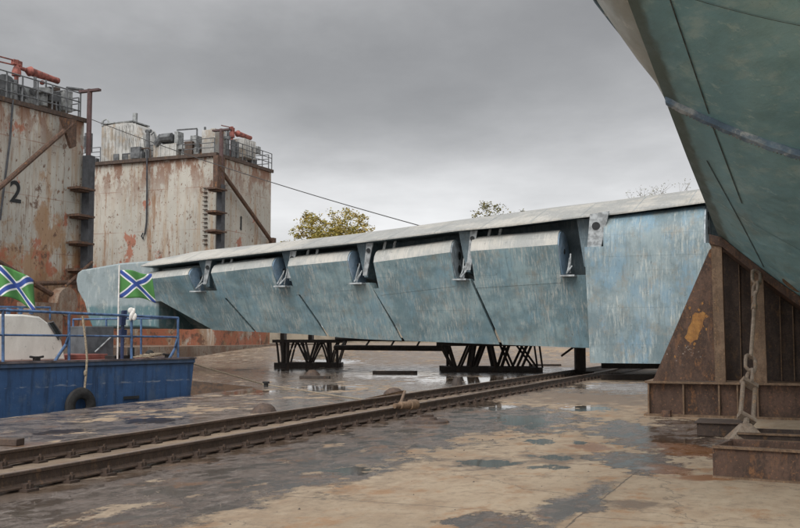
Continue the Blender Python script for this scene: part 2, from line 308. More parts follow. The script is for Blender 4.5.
    stg = k.math('MULTIPLY', k.math('SUBTRACT', 1, k.math('MAXIMUM', pud, k.math('MULTIPLY', fm, .85))), k.math('SUBTRACT', 1, k.math('MULTIPLY', rustp, .7)))
    return k.done(col, rough, 0, hgt, .035, k.math('MULTIPLY', stg, .75), .45)
M['ground'] = ground_mat()

# ------------------------------------------------------------------ mesh builder
class MB:
    def __init__(s): s.v = []; s.f = []; s.mi = []; s.sm = []
    def face(s, idx, mi=0, smooth=False): s.f.append(idx); s.mi.append(mi); s.sm.append(smooth)
    def pts(s, ps): i = len(s.v); s.v += [V(p) for p in ps]; return i
    def hexa(s, p, mi=0):            # 4 bottom, 4 top (same winding)
        i = s.pts(p)
        for q in ((3, 2, 1, 0), (4, 5, 6, 7), (0, 1, 5, 4), (1, 2, 6, 5), (2, 3, 7, 6), (3, 0, 4, 7)): s.face([i+a for a in q], mi)
        return s
    def obox(s, o, ax, ay, az, mi=0):     # corner + three edge vectors
        o, ax, ay, az = V(o), V(ax), V(ay), V(az)
        b = [o, o+ax, o+ax+ay, o+ay]
        if ax.cross(ay).dot(az) < 0: b.reverse()
        return s.hexa(b+[q+az for q in b], mi)
    def cbox(s, c, ax, ay, az, mi=0):     # centre + full edge vectors
        return s.obox(V(c)-V(ax)/2-V(ay)/2-V(az)/2, ax, ay, az, mi)
    def tube(s, pts, r, n=8, mi=0, cap=True):
        pts = [V(p) for p in pts]; rs = r if isinstance(r, (list, tuple)) else [r]*len(pts); rings = []
        for i, p in enumerate(pts):
            d = (pts[min(i+1, len(pts)-1)]-pts[max(i-1, 0)]).normalized()
            a = d.cross(UP if abs(d.z) < .95 else V((1, 0, 0))).normalized(); b = d.cross(a)
            rings.append(s.pts([p+(a*math.cos(2*math.pi*j/n)+b*math.sin(2*math.pi*j/n))*rs[i] for j in range(n)]))
        for q, t in zip(rings, rings[1:]):
            for j in range(n): s.face([q+j, q+(j+1) % n, t+(j+1) % n, t+j], mi, True)
        if cap: s.face([rings[0]+j for j in range(n)][::-1], mi); s.face([rings[-1]+j for j in range(n)], mi)
        return s
    def prism(s, poly, ext, mi=0, mi_side=None):   # polygon (list of points) extruded by vector
        n = len(poly); a = s.pts(poly); b = s.pts([V(p)+V(ext) for p in poly])
        s.face([a+i for i in range(n)][::-1], mi); s.face([b+i for i in range(n)], mi)
        for i in range(n): s.face([a+i, a+(i+1) % n, b+(i+1) % n, b+i], mi if mi_side is None else mi_side)
        return s
    def loft(s, secs, closed=True, mis=None, smooth=False, caps=True):
        n = len(secs[0]); ids = [s.pts(q) for q in secs]
        for a, b in zip(ids, ids[1:]):
            for j in range(n if closed else n-1):
                s.face([a+j, a+(j+1) % n, b+(j+1) % n, b+j], mis[j] if mis else 0, smooth if isinstance(smooth, bool) else smooth[j])
        if caps and closed:
            s.face([ids[0]+j for j in range(n)][::-1], mis[0] if mis else 0); s.face([ids[-1]+j for j in range(n)], mis[0] if mis else 0)
        return s
    def ell(s, c, ax, ay, az, nu=14, nv=8, mi=0, jit=0):
        rings = []
        for i in range(nv+1):
            ph = math.pi*i/nv; ring = []
            for j in range(nu):
                th = 2*math.pi*j/nu; q = V(ax)*(math.sin(ph)*math.cos(th))+V(ay)*(math.sin(ph)*math.sin(th))+V(az)*math.cos(ph)
                if jit: q *= 1+jit*mnoise.noise((V(c)+q)*2.3)
                ring.append(V(c)+q)
            rings.append(ring)
        ids = [s.pts(r) for r in rings]
        for a, b in zip(ids, ids[1:]):
            for j in range(nu): s.face([a+j, b+j, b+(j+1) % nu, a+(j+1) % nu], mi, True)
        return s

ORG = {}
def pieces(mb):
    par = list(range(len(mb.v)))
    def find(i):
        while par[i] != i: par[i] = par[par[i]]; i = par[i]
        return i
    for f in mb.f:
        for q in f[1:]: par[find(q)] = find(f[0])
    groups = {}
    for n, f in enumerate(mb.f): groups.setdefault(find(f[0]), []).append(n)
    res = []
    for fs in groups.values():
        m = MB(); idx = {}
        for n in fs:
            for q in mb.f[n]:
                if q not in idx: idx[q] = len(m.v); m.v.append(mb.v[q])
            m.face([idx[q] for q in mb.f[n]], mb.mi[n], mb.sm[n])
        res.append(m)
    return res
SPLIT = {'strut', 'web_stiffener', 'stiffener', 'pile_bracket', 'post', 'side_wall', 'end_wall', 'deck_pipe', 'lamp_box', 'vent_opening', 'skid_beam', 'top_beam', 'packing_block', 'mooring_boom', 'hinge_rod', 'cap_hole', 'rod', 'flange', 'deck_edge', 'roof_vent', 'rope_sheave', 'gunwale', 'plate_seam', 'ladder', 'monitor_stand', 'ochre_fleck', 'flaked_spot'}
def build(name, mb, mats, parent=None, loc=None, bevel=0, weld=False):
    if name in SPLIT and parent:
        ps_ = pieces(mb)
        if len(ps_) > 1: return [build_one(name, m, mats, parent, loc, bevel) for m in ps_][0]
    return build_one(name, mb, mats, parent, loc, bevel)
def build_one(name, mb, mats, parent=None, loc=None, bevel=0):
    o0 = ORG.get(parent.name, V((0, 0, 0))) if parent else V(loc) if loc is not None else V((0, 0, 0))
    me = bpy.data.meshes.new(name); me.from_pydata([tuple(q-o0) for q in mb.v], [], mb.f)
    if not isinstance(mats, (list, tuple)): mats = [mats]
    for m in mats: me.materials.append(m)
    for p, mi, sm in zip(me.polygons, mb.mi, mb.sm): p.material_index = mi; p.use_smooth = sm
    me.validate(); me.update(); me.set_sharp_from_angle(angle=math.radians(38))
    o = bpy.data.objects.new(name, me); C.objects.link(o)
    if parent: o.parent = parent; ORG[o.name] = o0
    else: o.location = o0; ORG[o.name] = o0
    if bevel:
        b = o.modifiers.new('bevel', 'BEVEL'); b.width = bevel; b.segments = 2; b.limit_method = 'ANGLE'; b.angle_limit = math.radians(40)
    return o
def tag(o, label=None, cat=None, group=None, kind=None):
    if label: o['label'] = label
    if cat: o['category'] = cat
    if group: o['group'] = group
    if kind: o['kind'] = kind
    return o
def thing(name, label, cat, loc, group=None):
    o = bpy.data.objects.new(name, None); C.objects.link(o); o.location = loc; o.empty_display_size = .3; ORG[o.name] = V(loc)
    return tag(o, label, cat, group)
def copy_tree(o, loc, parent=None):
    c = o.copy(); C.objects.link(c); c.parent = parent
    if parent is None: c.location = loc
    for ch in list(o.children): copy_tree(ch, loc, c)
    return c

# ------------------------------------------------------------------ setting: ground, quay wall, water
LEFT = [(-80, -14-24.0), (-3, -14), (19.5, -7.8), (31.4, -4.5), (36.4, -7.7), (53, -17.2), (70, -9.9), (80, -6.5), (89, -6.5), (95, -14), (140, -70), (1500, -900)]
def gz(x, y): 
    t = min(1, max(0, (y-57)/16)); return .9*t*t*(3-2*t)
rows = [-80, -40, -20, -10, -3, 3, 6, 8, 10, 12, 14, 16, 19.5, 22, 25, 28, 31.4, 34, 36.4, 40, 45, 49, 53, 56, 58, 60, 62, 64, 66, 68, 70, 73, 76, 80, 88, 95, 110, 140, 220, 400, 800, 1500]
g = MB(); prev = None; W_ = 30
for y in rows:
    xl = interp(LEFT, y); xr = 60+max(0, y)*1.2
    i = g.pts([(lerp(xl, xr, (j/W_)**1.5), y, gz(0, y)) for j in range(W_+1)])
    if prev is not None:
        for j in range(W_): g.face([prev+j, prev+j+1, i+j+1, i+j], 0, True)
    prev = i
tag(build('quay_ground', g, M['ground']), 'stained wet and dry concrete quay with puddles', None, None, 'structure')
q = MB(); prev = None
for y in rows[3:-4]:
    xl = interp(LEFT, y); i = q.pts([(xl-.002, y, gz(0, y)-.003), (xl-.002, y, -2)])
    if prev is not None: q.face([prev, i, i+1, prev+1])
    prev = i
tag(build('quay_wall', q, M['quay']), 'rust brown vertical face of the quay edge', None, None, 'structure')
wt = MB(); i = wt.pts([(-900, -80, -.95), (40, -80, -.95), (40, 1500, -.95), (-900, 1500, -.95)]); wt.face([i, i+1, i+2, i+3])
tag(build('harbour_water', wt, M['water']), 'dark harbour water beside the quay', None, None, 'structure')

b = MB(); b.obox((-16, 106, .8), (158, 12, 0), (-.1, .4, 0), (0, 0, 1.75))
tag(build('concrete_wall', b, simple('far_wall_concrete', (.27, .235, .185), .4, .9, .6), None, (60, 104, .8)), 'low beige concrete wall far behind the wing, seen between the trusses', 'wall')
# ------------------------------------------------------------------ rails
def wpos(w, u, z=0): return AC*u-AS*w+V((0, 0, z))
PROF = [(-.075, 0), (.075, 0), (.075, .014), (.02, .034), (.011, .045), (.011, .125), (.036, .136), (.037, .165), (.030, .172), (-.030, .172), (-.037, .165), (-.036, .136), (-.011, .125), (-.011, .045), (-.02, .034), (-.075, .014)]
chair_src = None
for w0, lab, ex in ((-7.65, 'rusty crane rail nearer the camera, crossed by the loose rope end', 0), (-9.2, 'rusty crane rail farther from the camera, on the boat side of the track', 1)):
    t = thing('crane_rail', lab, 'rail', wpos(w0, 3, .03), 'rails of the track across the quay')
    mb = MB(); us = [3+i*1.5 for i in range(36)]
    secs = [[wpos(w0+p[0]*1.12+.006*math.sin(u*.7), u, .03+p[1]+.003*math.sin(u*1.3+ex)) for p in PROF] for u in us]
    mis = [0]*len(PROF); mis[8] = 1
    mb.loft(secs, True, mis); build('rail_bar', mb, [M['rail'], M['railtop']], t)
    if chair_src is None:
        cb = MB(); p0 = wpos(w0, 3.3, 0)
        cb.cbox(p0+UP*.014, AC*.17, AS*.36, UP*.026)
        for sgn in (-1, 1):
            cb.cbox(p0+AS*sgn*.10+UP*.052, AC*.10, AS*.075, UP*.05)
            cb.tube([p0+AS*sgn*.13+UP*.027, p0+AS*sgn*.13+UP*.11], .017, 6)
        chair_src = build('rail_chair', cb, M['rust'], t); c0 = chair_src; t0 = t
        n0 = 1
    else: n0 = 0
    for q_ in range(n0, 62):
        c = c0.copy(); C.objects.link(c); c.parent = t; c.location = AC*(q_*.62+R.uniform(-.03, .03)); c.rotation_euler.z = R.uniform(-.05, .05)

# ------------------------------------------------------------------ wing
O = V((6.84, 36, 0))
def W(a, d, z): return O+AS*a+AC*d+UP*z
def wpx(x, y, d):                 # pixel on the plane at chordwise distance d -> (a, z)
    p = on_plane(x, y, O+AC*d, AC); return (p-O).dot(AS), p.z
TE = sorted((wpx(x, y, 0)) for x, y in [(77, 274), (120, 267), (155, 264.4), (200, 259), (280, 250), (360, 241.5), (460, 229.4), (500, 226), (580, 216.4), (620, 212.6), (700, 202), (760, 194)])
CR = []
for x, y in [(77, 272), (120, 263), (155, 260.6), (200, 251.5), (280, 243), (360, 234), (430, 224.5), (500, 215), (560, 207), (620, 199.5), (700, 189), (760, 180)]:
    a_ = wpx(x, y, 0)[0]; dc = lerp(4.6, 1.6, min(1, max(0, a_/22)))
    CR.append(wpx(x, y, dc))
CR.sort()
def zte(a): return interp(TE, a)
def dcr(a): return lerp(4.6, 1.6, min(1, max(0, a/22)))
def zcr(a): return interp(CR, a)
def chord(a): return lerp(13.5, 7.5, min(1, max(0, a/22)))
def dsp(a): return 2.35
BOT = [(150, 328), (212, 330), (300, 334), (360, 339), (460, 343), (587, 348), (700, 352)]
DB = 1.7; SK = 1.1
def zbot(a):                     # height of the flaps' lower edge
    z = 1.5
    for _ in range(4):
        x, y = project(W(a, DB, z)); z += (y-interp(BOT, x))*W(a, DB, z).y/FPX
    return z
wing = thing('aircraft_wing', 'long weathered blue grey wing with drooping rear flaps, standing on low black trusses', 'wing', W(8, 6, 0))
A0, A1 = -7.0, 19.6
secs = []
N_ = 40
for i in range(N_+1):
    a = lerp(A0, A1, i/N_); zt, zc, ch, dc = zte(a), zcr(a), chord(a), dcr(a)
    zb = zbot(min(a, 19)); zl = zb+1.1
    zs = lerp(zt, zc, .42)
    secs.append([W(a, 0, zt-.05), W(a, 0, zt), W(a, dc*.3, lerp(zt, zc, .36)), W(a, dc*.65, lerp(zt, zc, .76)), W(a, dc, zc), W(a, lerp(dc, ch, .3), zc-.02), W(a, lerp(dc, ch, .65), lerp(zc, zl, .22)), W(a, lerp(dc, ch, .9), lerp(zc, zl, .5)),
                 W(a, ch, lerp(zc, zl, .75)), W(a, ch*.85, lerp(zc, zl, .97)), W(a, 5.4, zl), W(a, dsp(a)+.3, lerp(zl, zt, .45)), W(a, dsp(a), lerp(zl, zt, .6)), W(a, dsp(a), zs-.28)])
mb = MB(); mb.loft(secs, True, [0, 0, 0, 0, 0, 0, 0, 0, 1, 1, 1, 1, 1, 1])
for j, m in enumerate(mb.sm): pass
wb = build('wing_box', mb, [M['wing_top'], M['wing_under']], wing)
# thin plate joints standing proud on the visible top strip
ps = MB()
for a in [-3.5+1.9*i for i in range(12)]:
    zt, zc, dc = zte(a), zcr(a), dcr(a); a2 = a+.014
    pts = lambda q: [W(q, 0, zte(q)+.006), W(q, dcr(q)*.3, lerp(zte(q), zcr(q), .36)+.006), W(q, dcr(q)*.65, lerp(zte(q), zcr(q), .76)+.006)]
    A_, B_ = pts(a), pts(a2)
    for m in range(2): i = ps.pts([A_[m], A_[m+1], B_[m+1], B_[m]]); ps.face([i, i+1, i+2, i+3])
hb = [W(a, .02, zte(a)+.03) for a in [-5+i*.6 for i in range(40)]]
build('skin_joint', ps, M['wing_under'], wb)
# tip body
tipl = [(81, 269.8), (100, 266.6), (120, 263), (155, 260.4), (158, 268), (158, 328.5), (140, 327.5), (92, 328), (88, 318), (84, 303), (77, 290), (75.5, 280), (77, 273)]
fr = [wpx(x, y, .9) for x, y in tipl]
ub = MB(); secs = []
for x in (157, 175, 195, 215, 240, 262):
    a = wpx(x, 290, 1.0)[0]; z1 = zbot(a)+.02
    if x == 157: z1 = wpx(157, 328.3, 1.0)[1]
    zt = zte(a)-.1
    secs.append([W(a, 1.2, zt), W(a, 1.15, zt-.9), W(a, 1.9, lerp(zt-.9, z1, .4)), W(a, 3.8, z1), W(a, 6.5, z1+.3), W(a, 6.5, zt)])
ub.loft(secs, True); build('lower_fairing', ub, M['tip'], wing)
ca = sum(p[0] for p in fr)/len(fr); cz = sum(p[1] for p in fr)/len(fr)
mb = MB()
def sect(d, ka, kz, dz=0): return [W(ca+(a-ca)*ka, d, cz+(z-cz)*kz+dz) for a, z in fr]
mb.loft([sect(.9, .97, .955), sect(.98, 1, 1), sect(3.5, 1, 1.02), sect(5.5, .95, .9), sect(7, .8, .6), sect(7.8, .6, .25)])
tip = build('wing_tip', mb, M['tip'], wing, bevel=.03)

# flaps
def disc(mb, c, ax, ay, n=14, mi=0):
    i = mb.pts([V(c)+V(ax)*math.cos(2*math.pi*j/n)+V(ay)*math.sin(2*math.pi*j/n) for j in range(n)]); mb.face([i+j for j in range(n)], mi)
FL = [((150, 272), (194, 267), 1.05, 213), ((217, 264), (277, 257), 1.22, 288), ((293, 256), (352, 250), 1.35, 366), ((378, 250), (454, 239.5), 1.55, 467), ((474, 237), (560, 230), 1.7, 586)]
prev_gap = None; labs = ['outermost flap with its slanted outer edge', None, None, None, None]
for n_, (tl, tr, D, gx) in enumerate(FL):
    al, zl = wpx(*tl, .48); ar, zr = wpx(*tr, .48)
    def fd(z, zt, zb): zf = zt-.34*D; return .04+(DB-.04)*(zf-z)/(zf-zb)
    def topz(a): return lerp(zl, zr, (a-al)/(ar-al))
    def nose(a, k=1.0):
        zt = topz(a); zb_ = zbot(a); f_ = lambda z: fd(z, zt, zb_)-.012
        return [(f_(zt-D-.25), zt-D-.25), (f_(zt-.66*D), zt-.66*D), (f_(zt-.34*D), zt-.34*D), (.11, zt-.19*D), (.27, zt-.07*D), (.52, zt), (.95, zt), (1.4, zt-.07*D), (1.8, zt-.3*D), (1.98, zt-.65*D), (1.85, zt-D-.25)]
    aR = wpx(gx, 285, .1)[0]+.03
    aL = al if n_ == 0 else prev_gap-.13
    mb = MB()
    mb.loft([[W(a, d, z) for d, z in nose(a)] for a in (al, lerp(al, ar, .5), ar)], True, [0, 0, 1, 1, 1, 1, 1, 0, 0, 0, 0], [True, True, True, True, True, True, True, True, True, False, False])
    # panel sweeping forward and down
    blx, bly = (213, 330) if n_ == 0 else (0, 0)
    def psec(q):
        aT = lerp(aL, aR, q); aB = aT
        aB = aT-lerp(SK*(1-.09*(n_-1)), SK*(1-.09*n_), q)
        if n_ == 0: aB = lerp(wpx(blx, bly, DB)[0], aR-SK, q)
        z0 = topz(min(max(aT, ar), al))-D+.02; z1 = zbot(aB)
        out = []
        for t in (0, .12, .35, .65, 1): out.append(W(lerp(aT, aB, t), fd(lerp(z0, z1, t), z0+D, z1), lerp(z0, z1, t)))
        for t in (1, .65, .35, .12, 0): out.append(W(lerp(aT, aB, t), fd(lerp(z0, z1, t), z0+D, z1)+.05+.6*(1-t), lerp(z0, z1, t)+.02))
        return out
    ns = 6
    mb.loft([psec(i/ns) for i in range(ns+1)], True, None, [True]*4+[False]*6)
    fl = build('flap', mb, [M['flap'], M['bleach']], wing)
    if labs[n_]: fl['label'] = labs[n_]
    # inboard end cap, set 3 cm out from the nose
    sec = [W(ar-.03, d, z) for d, z in nose(ar)]; sec[0] = W(ar-.03, nose(ar)[0][0], nose(ar)[0][1]+.25); cc = sum(sec, V((0, 0, 0)))/len(sec)
    ec = MB(); ec.prism([cc+(p-cc)*.93 for p in sec], AS*.05)
    cap = build('end_cap', ec, M['cap_blue'] if n_ != 3 else M['cap_grey'], fl)
    zt = topz(ar); hl = MB()
    for dz_ in ((.38, .72) if n_ == 3 else (.45,)):
        hl.tube([W(ar-.034, 1.0, zt-D*dz_), W(ar-.052, 1.0, zt-D*dz_)], .16 if n_ == 3 else .10, 14)
    build('cap_hole', hl, M['hole'], fl)
    # hinge fittings in the gap: scuffed rods and a foot plate
    rd = MB(); zb_ = zt-D
    for i in range(4):
        a1 = ar-.15-R.uniform(0, .3); rd.tube([W(a1, .15+.1*i, zb_+R.uniform(.0, .1)), W(a1-.12+.06*i, .5+.12*i, zb_+.35+.16*i)], .03, 6)
    rd.obox(W(ar-.05, .1, zb_-.05), AS*-.55, AC*.5, UP*.06)
    build('hinge_rod', rd, M['alloy'], fl)
    # bracket wedge hanging from the wing in the gap inboard of this flap
    ag = ar-.42 if n_ < 4 else aR+.12; zt_ = zte(ag)
    bk = MB()
    wt_ = .27
    top = [W(ag+wt_, .6, zt_-.02), W(ag-wt_, .6, zt_-.02), W(ag-wt_, dsp(ag), zt_+.15), W(ag+wt_, dsp(ag), zt_+.15)]
    zq = zt-D*.8; bot = [W(ag+.08, .95, zq), W(ag-.08, .95, zq), W(ag-.10, dsp(ag), zq-.2), W(ag+.10, dsp(ag), zq-.2)]
    bk.hexa([bot[0], bot[1], bot[2], bot[3], top[0], top[1], top[2], top[3]])
    build('hinge_bracket', bk, M['wing_under'], wing)
    # pale hinge rib with an oval hole standing inboard of the bracket
    ar2 = ag-wt_-.04; ri = MB()
    if n_ < 4:
        hgt = (zt_-zt)+.45+.15*n_
        pl = [W(ar2, .28, zt_-.03), W(ar2-.28, .28, zt_-.03), W(ar2+.05, .42, zt_-hgt-.3), W(ar2+.22, .42, zt_-hgt-.3)]
        ri.prism(pl, AC*.06)
        
        sr_ = MB()
        for i in range(2): a2 = ar2-.55-.42*i; sr_.obox(W(a2, .5, zt_-.5), AS*-.10, AC*.05, UP*.52+AS*-.12)
        for m_ in pieces(sr_): build('link_rod', m_, M['grey'], wing)
        rb = build('hinge_rib', ri, M['alloy'], wing)
        ho = MB(); q0 = W(ar2-.08, .276, zt_-.33)
        ho.tube([q0, q0+AC*-.01], .09, 12); build('rib_hole', ho, M['hole'], rb)
    prev_gap = aR-.03+.03
# inner flap hanging straight down
def p6(x, y, d=-.25): a, z = wpx(x, y, d); return a, z
d6 = -.30
aL, zS = p6(584.5, 247, d6); aLb, zB = p6(590, 363, d6); aR_ = -5.2
anl = p6(603, 230, d6)[0]; anr = p6(703, 206, d6)[0]
ztl = wpx(620, 214, .8)[1]; ztr = wpx(705, 204.5, .8)[1]
mb = MB()
def nose6(a):
    zt = lerp(ztl, ztr, (a-anl)/(anr-anl)); r = 1.15; out = []
    D = zt-zS+.02
    for i in range(12):
        th = math.radians(i*180/11); out.append(W(a, d6+r-r*math.cos(th)*1.0, zt-D*.92+D*.92*math.sin(th)))
    return [W(a, d6-.002, zt-D-.35)]+out+[W(a, d6+2*r, zt-D)]
mb.loft([nose6(lerp(anl, anr, i/4)) for i in range(5)], True, None, [True]*12+[False]*2)
def pan6(q):
    a0 = lerp(aL, aR_, q); a1 = lerp(aLb, aR_, q)
    out = [W(lerp(a0, a1, t), d6+.002+.015*t, lerp(zS, zB, t)) for t in (0, .25, .5, .75, 1)]
    return out+[W(lerp(a0, a1, t), d6+.12+.9*(1-t), lerp(zS, zB, t)) for t in (1, .75, .5, .25, 0)]
mb.loft([pan6(i/8) for i in range(9)], True, None, [True]*4+[False]*6)
fl = build('flap', mb, M['flap_blue'], wing); fl['label'] = 'bluer inner flap hanging straight down in front of the others'
sec = nose6(anr); cc = sum(sec, V((0, 0, 0)))/len(sec); ec = MB(); ec.prism([cc+(p-cc)*.95-AS*.05 for p in sec], AS*.05); build('end_cap', ec, M['cap_grey'], fl)
hl = MB()
for k_ in (.3, .68): hl.tube([W(anr-.054, d6+1.15, ztr-1.35*k_), W(anr-.075, d6+1.15, ztr-1.35*k_)], .15, 14)
build('cap_hole', hl, M['hole'], fl)
# pale rib with an oval hole left of the inner flap's nose
ri = MB(); dR = -.1
pl = [wpx(590, 214, dR), (wpx(609, 211, dR)), wpx(601, 247.5, dR), wpx(587, 248, dR)]
ri.prism([W(a, dR, z) for a, z in pl], AC*.10); rb = build('hinge_rib', ri, M['alloy'], wing)
ho = MB(); qa, qz = wpx(596, 226, dR); q0 = W(qa, dR-.003, qz); ho.tube([q0, q0-AC*.008], .15, 14); build('rib_hole', ho, M['hole'], rb)

# ------------------------------------------------------------------ trusses carrying the wing, and the post near the inner flap
def truss(lab, x0, x1, Yd, ztop, kinds):
    xa, xb = at_depth(x0, 360, Yd).x, at_depth(x1, 360, Yd).x; L = xb-xa
    t = thing('support_truss', lab, 'trolley', (xa, Yd, gz(0, Yd)), 'black trusses under the wing'); z0 = gz(0, Yd)
    def P(q, z, dy=0): return V((xa+q*L, Yd+dy-q*L*.2, z0+z))
    b = MB()
    for dy in (0, 1.7): b.obox(P(0, 0, dy), P(1, 0)-P(0, 0), V((0, .3, 0)), UP*.22)
    for qq in (.05, .5, .92): b.obox(P(qq, .05, .2), V((.3, 0, 0)), V((0, 1.5, 0)), UP*.15)
    build('skid_beam', b, M['truss'], t)
    st = MB()
    for dy in (.12, 1.8):
        for (q0, q1, rr) in kinds:
            rr *= .66
            if rr > 0: st.tube([P(q0, .2, dy), P(q1, ztop, dy)], rr, 6)
            else:
                st.tube([P(lerp(q0, q1, i/8), .2+(ztop-.2)*(math.sin(math.pi*.5*i/8)), dy) for i in range(9)], -rr, 6)
    build('strut', st, M['truss'], t)
    tp = MB()
    for dy in (0, 1.7): tp.obox(P(-.03, ztop-.1, dy), P(1.05, 0)-P(0, 0), V((0, .26, 0)), UP*.16)
    build('top_beam', tp, M['truss'], t)
    ps = MB()
    for qq in (.08, .5, .9): ps.obox(P(qq, ztop+.05, .3), V((.2, 0, 0)), V((0, 1.3, 0)), UP*1.4)
    build('packing_block', ps, M['truss'], t)
    return t, P
K1 = [(.07, .02, -.09), (.2, .32, -.09), (.14, .14, .2), (.5, .34, .09), (.5, .42, .1), (.52, .62, .1), (.54, .7, .08), (.8, .66, -.08), (.82, .8, .13), (.84, .97, -.08), (.95, 1.05, .07)]
K2 = [(.12, 0, .09), (.15, .08, .1), (.2, .3, .09), (.3, .34, .16), (.35, .44, .13), (.55, .5, .15), (.6, .68, .12), (.72, .62, .09), (.75, .86, .1), (.8, .9, .1), (.95, .78, .08), (1.0, .97, .07)]
truss('black lattice truss under the outer half of the wing, with bowed struts', 274, 342, 52, 1.35, K1)
truss('black lattice truss under the inner half of the wing, with straight V struts', 441, 540, 45, 1.25, K2)
b = MB(); p0 = at_depth(335, 347.5, 50); p1 = at_depth(450, 348.5, 46.5)
b.tube([p0, p1], .13, 8); b.tube([p0+UP*.4+V((0, .8, 0)), p1+UP*.4+V((0, .8, 0))], .09, 8)
for i in range(5): q0 = p0.lerp(p1, i/4.5+.05); b.tube([q0, q0+UP*.4+V((.25, .8, 0))], .05, 6)
b2 = [b.tube([p0.lerp(p1, f_)+V((0, .1, 0)), V((p0.lerp(p1, f_).x, p0.lerp(p1, f_).y+.1, 0))], .07, 6) for f_ in (.02, .98)]
tag(build('tie_beam', b, M['truss'], None, p0), 'long dark tie beam joining the two trusses under the wing', 'beam')
t = thing('support_post', 'dark steel post just left of the inner hanging flap', 'post', ground(582, 374))
gp = ground(582, 374); pb = MB(); pb.obox(gp+V((-.25, 0, .12)), V((.42, 0, 0)), V((0, .4, 0)), UP*1.55); build('column', pb, M['truss'], t)
pb = MB(); pb.obox(gp+V((-.5, -.3, 0)), V((.95, 0, 0)), V((0, 1, 0)), UP*.12); build('base_plate', pb, M['truss'], t)
pb = MB(); pb.tube([gp+V((-.3, .1, 1.15)), gp+V((-.85, .1, .75))], .05, 6); build('brace', pb, M['truss'], t)
# dark packing timbers on the ground under the inner flap
for i, (x, y, L, lab) in enumerate([(640, 373.5, 3.2, 'dark timber lying across the rails under the inner flap, farther one'), (652, 380, 3.6, 'dark timber lying under the inner flap, nearer the camera')]):
    p = ground(x, y); b = MB(); b.cbox(p+UP*(.36 if i == 0 else .10), V((L, -.5, 0)), V((.05, .32, 0)), UP*(.3 if i == 0 else .2)); tag(build('timber_beam', b, M['truss'], None, p, .02), lab, 'timber', 'timbers under the inner flap')

# ------------------------------------------------------------------ hull over the cradle
E0 = V((6.4, 20, 0))
ZE = [(-25, 2.5), (-10, 2.95), (0, 3.60), (5.4, 4.30), (7.9, 4.66), (10.5, 5.05), (16, 5.95)]
DS = [(-25, .86), (0, .80), (7.9, .435), (10.5, .38), (16, .33)]
OUT = [(-25, 0), (0, 0), (4.5, .02), (6.3, .075), (7.6, .05), (7.9, .03), (8.2, .23), (8.5, .42), (9.2, .62), (10.2, .66), (12, .68), (16, .8)]
def HP(t, w, z): return E0-AC*t-AS*w+UP*z
def zB_(t, w): 
    q = w/2.7; return interp(ZE, t)-interp(DS, t)*w-.10*math.sin(math.pi*q)*(1 if w > 0 else 0)
hull = thing('ship_hull', 'huge grey green hull bottom overhanging at upper right, resting on the rusty cradle', 'hull', E0)
ts = [-25, -18, -12, -8, -4, -2, 0, 1.5, 3, 4.5, 5.4, 6.3, 7.1, 7.6, 7.9, 8.2, 8.5, 8.85, 9.2, 9.7, 10.2, 11, 12, 13, 14, 15, 16]
ws = [2.7, 2.2, 1.7, 1.2, .8, .5, .22, .0]
secs = []
for t in ts:
    o = interp(OUT, t); ze = interp(ZE, t)
    l = [HP(t, w, zB_(t, w)) for w in ws]
    wall = [HP(t, -o*.55, ze+.16+.25*o), HP(t, -o, ze+.32+.75*o), HP(t, -o-.02 if t > 8 else .05, ze+2.2), HP(t, .5, ze+3.6), HP(t, 2.7, ze+4.2)]
    rgt = [HP(t, 4.9, ze+3.6), HP(t, 5.4, ze+2.2), HP(t, 5.4, ze+.3), HP(t, 5.4, ze), HP(t, 4.0, zB_(t, 1.4))]
    secs.append(l+wall+rgt)
mis = [0]*5+[1, 1]+[0]*20
mis = []
for j in range(len(secs[0])):
    mis.append(0 if j < 7 else 2 if j < 14 else 0)
mb = MB(); mb.loft(secs, True, mis, [True]*6+[False]*2+[True]*3+[False]*7)
hb = build('hull_shell', mb, [M['hull'], M['hull_dark'], M['hull_side']], hull)
# transverse strip
sb = MB(); sw = [0.02+2.6*i/30 for i in range(31)]
secs = []
for i, w in enumerate(sw):
    t = 7.9-.10*math.sin(w*1.3)+.012*math.sin(i*2.1); z = zB_(t, w)
    secs.append([HP(t-.085, w, z-.0), HP(t-.075, w, z-.06), HP(t+.0, w, z-.085-.008*(i % 3)), HP(t+.075, w, z-.06), HP(t+.085, w, z+.02), HP(t-.085, w, z+.02)])
sb.loft(secs, True, [1, 1, 0, 0, 0, 0]); build('spray_strip', sb, [M['strip'], M['hull_side']], hull)
sr = MB()
for i in range(0, 60): 
    w = .05+i*.043; t = 7.9-.10*math.sin(w*1.3); sr.cbox(HP(t-.035, w, zB_(t, w)-.083), AC*.05, AS*.018, UP*.018)
build('strip_fastener', sr, M['alloy'], hull)
et = MB(); ep_ = [HP(t, -interp(OUT, t)-.012, interp(ZE, t)+.32+.75*interp(OUT, t)) for t in [7.6+i*.22 for i in range(38)]]
et.tube(ep_, .028, 7)
build('edge_trim', et, M['strip'], hull)
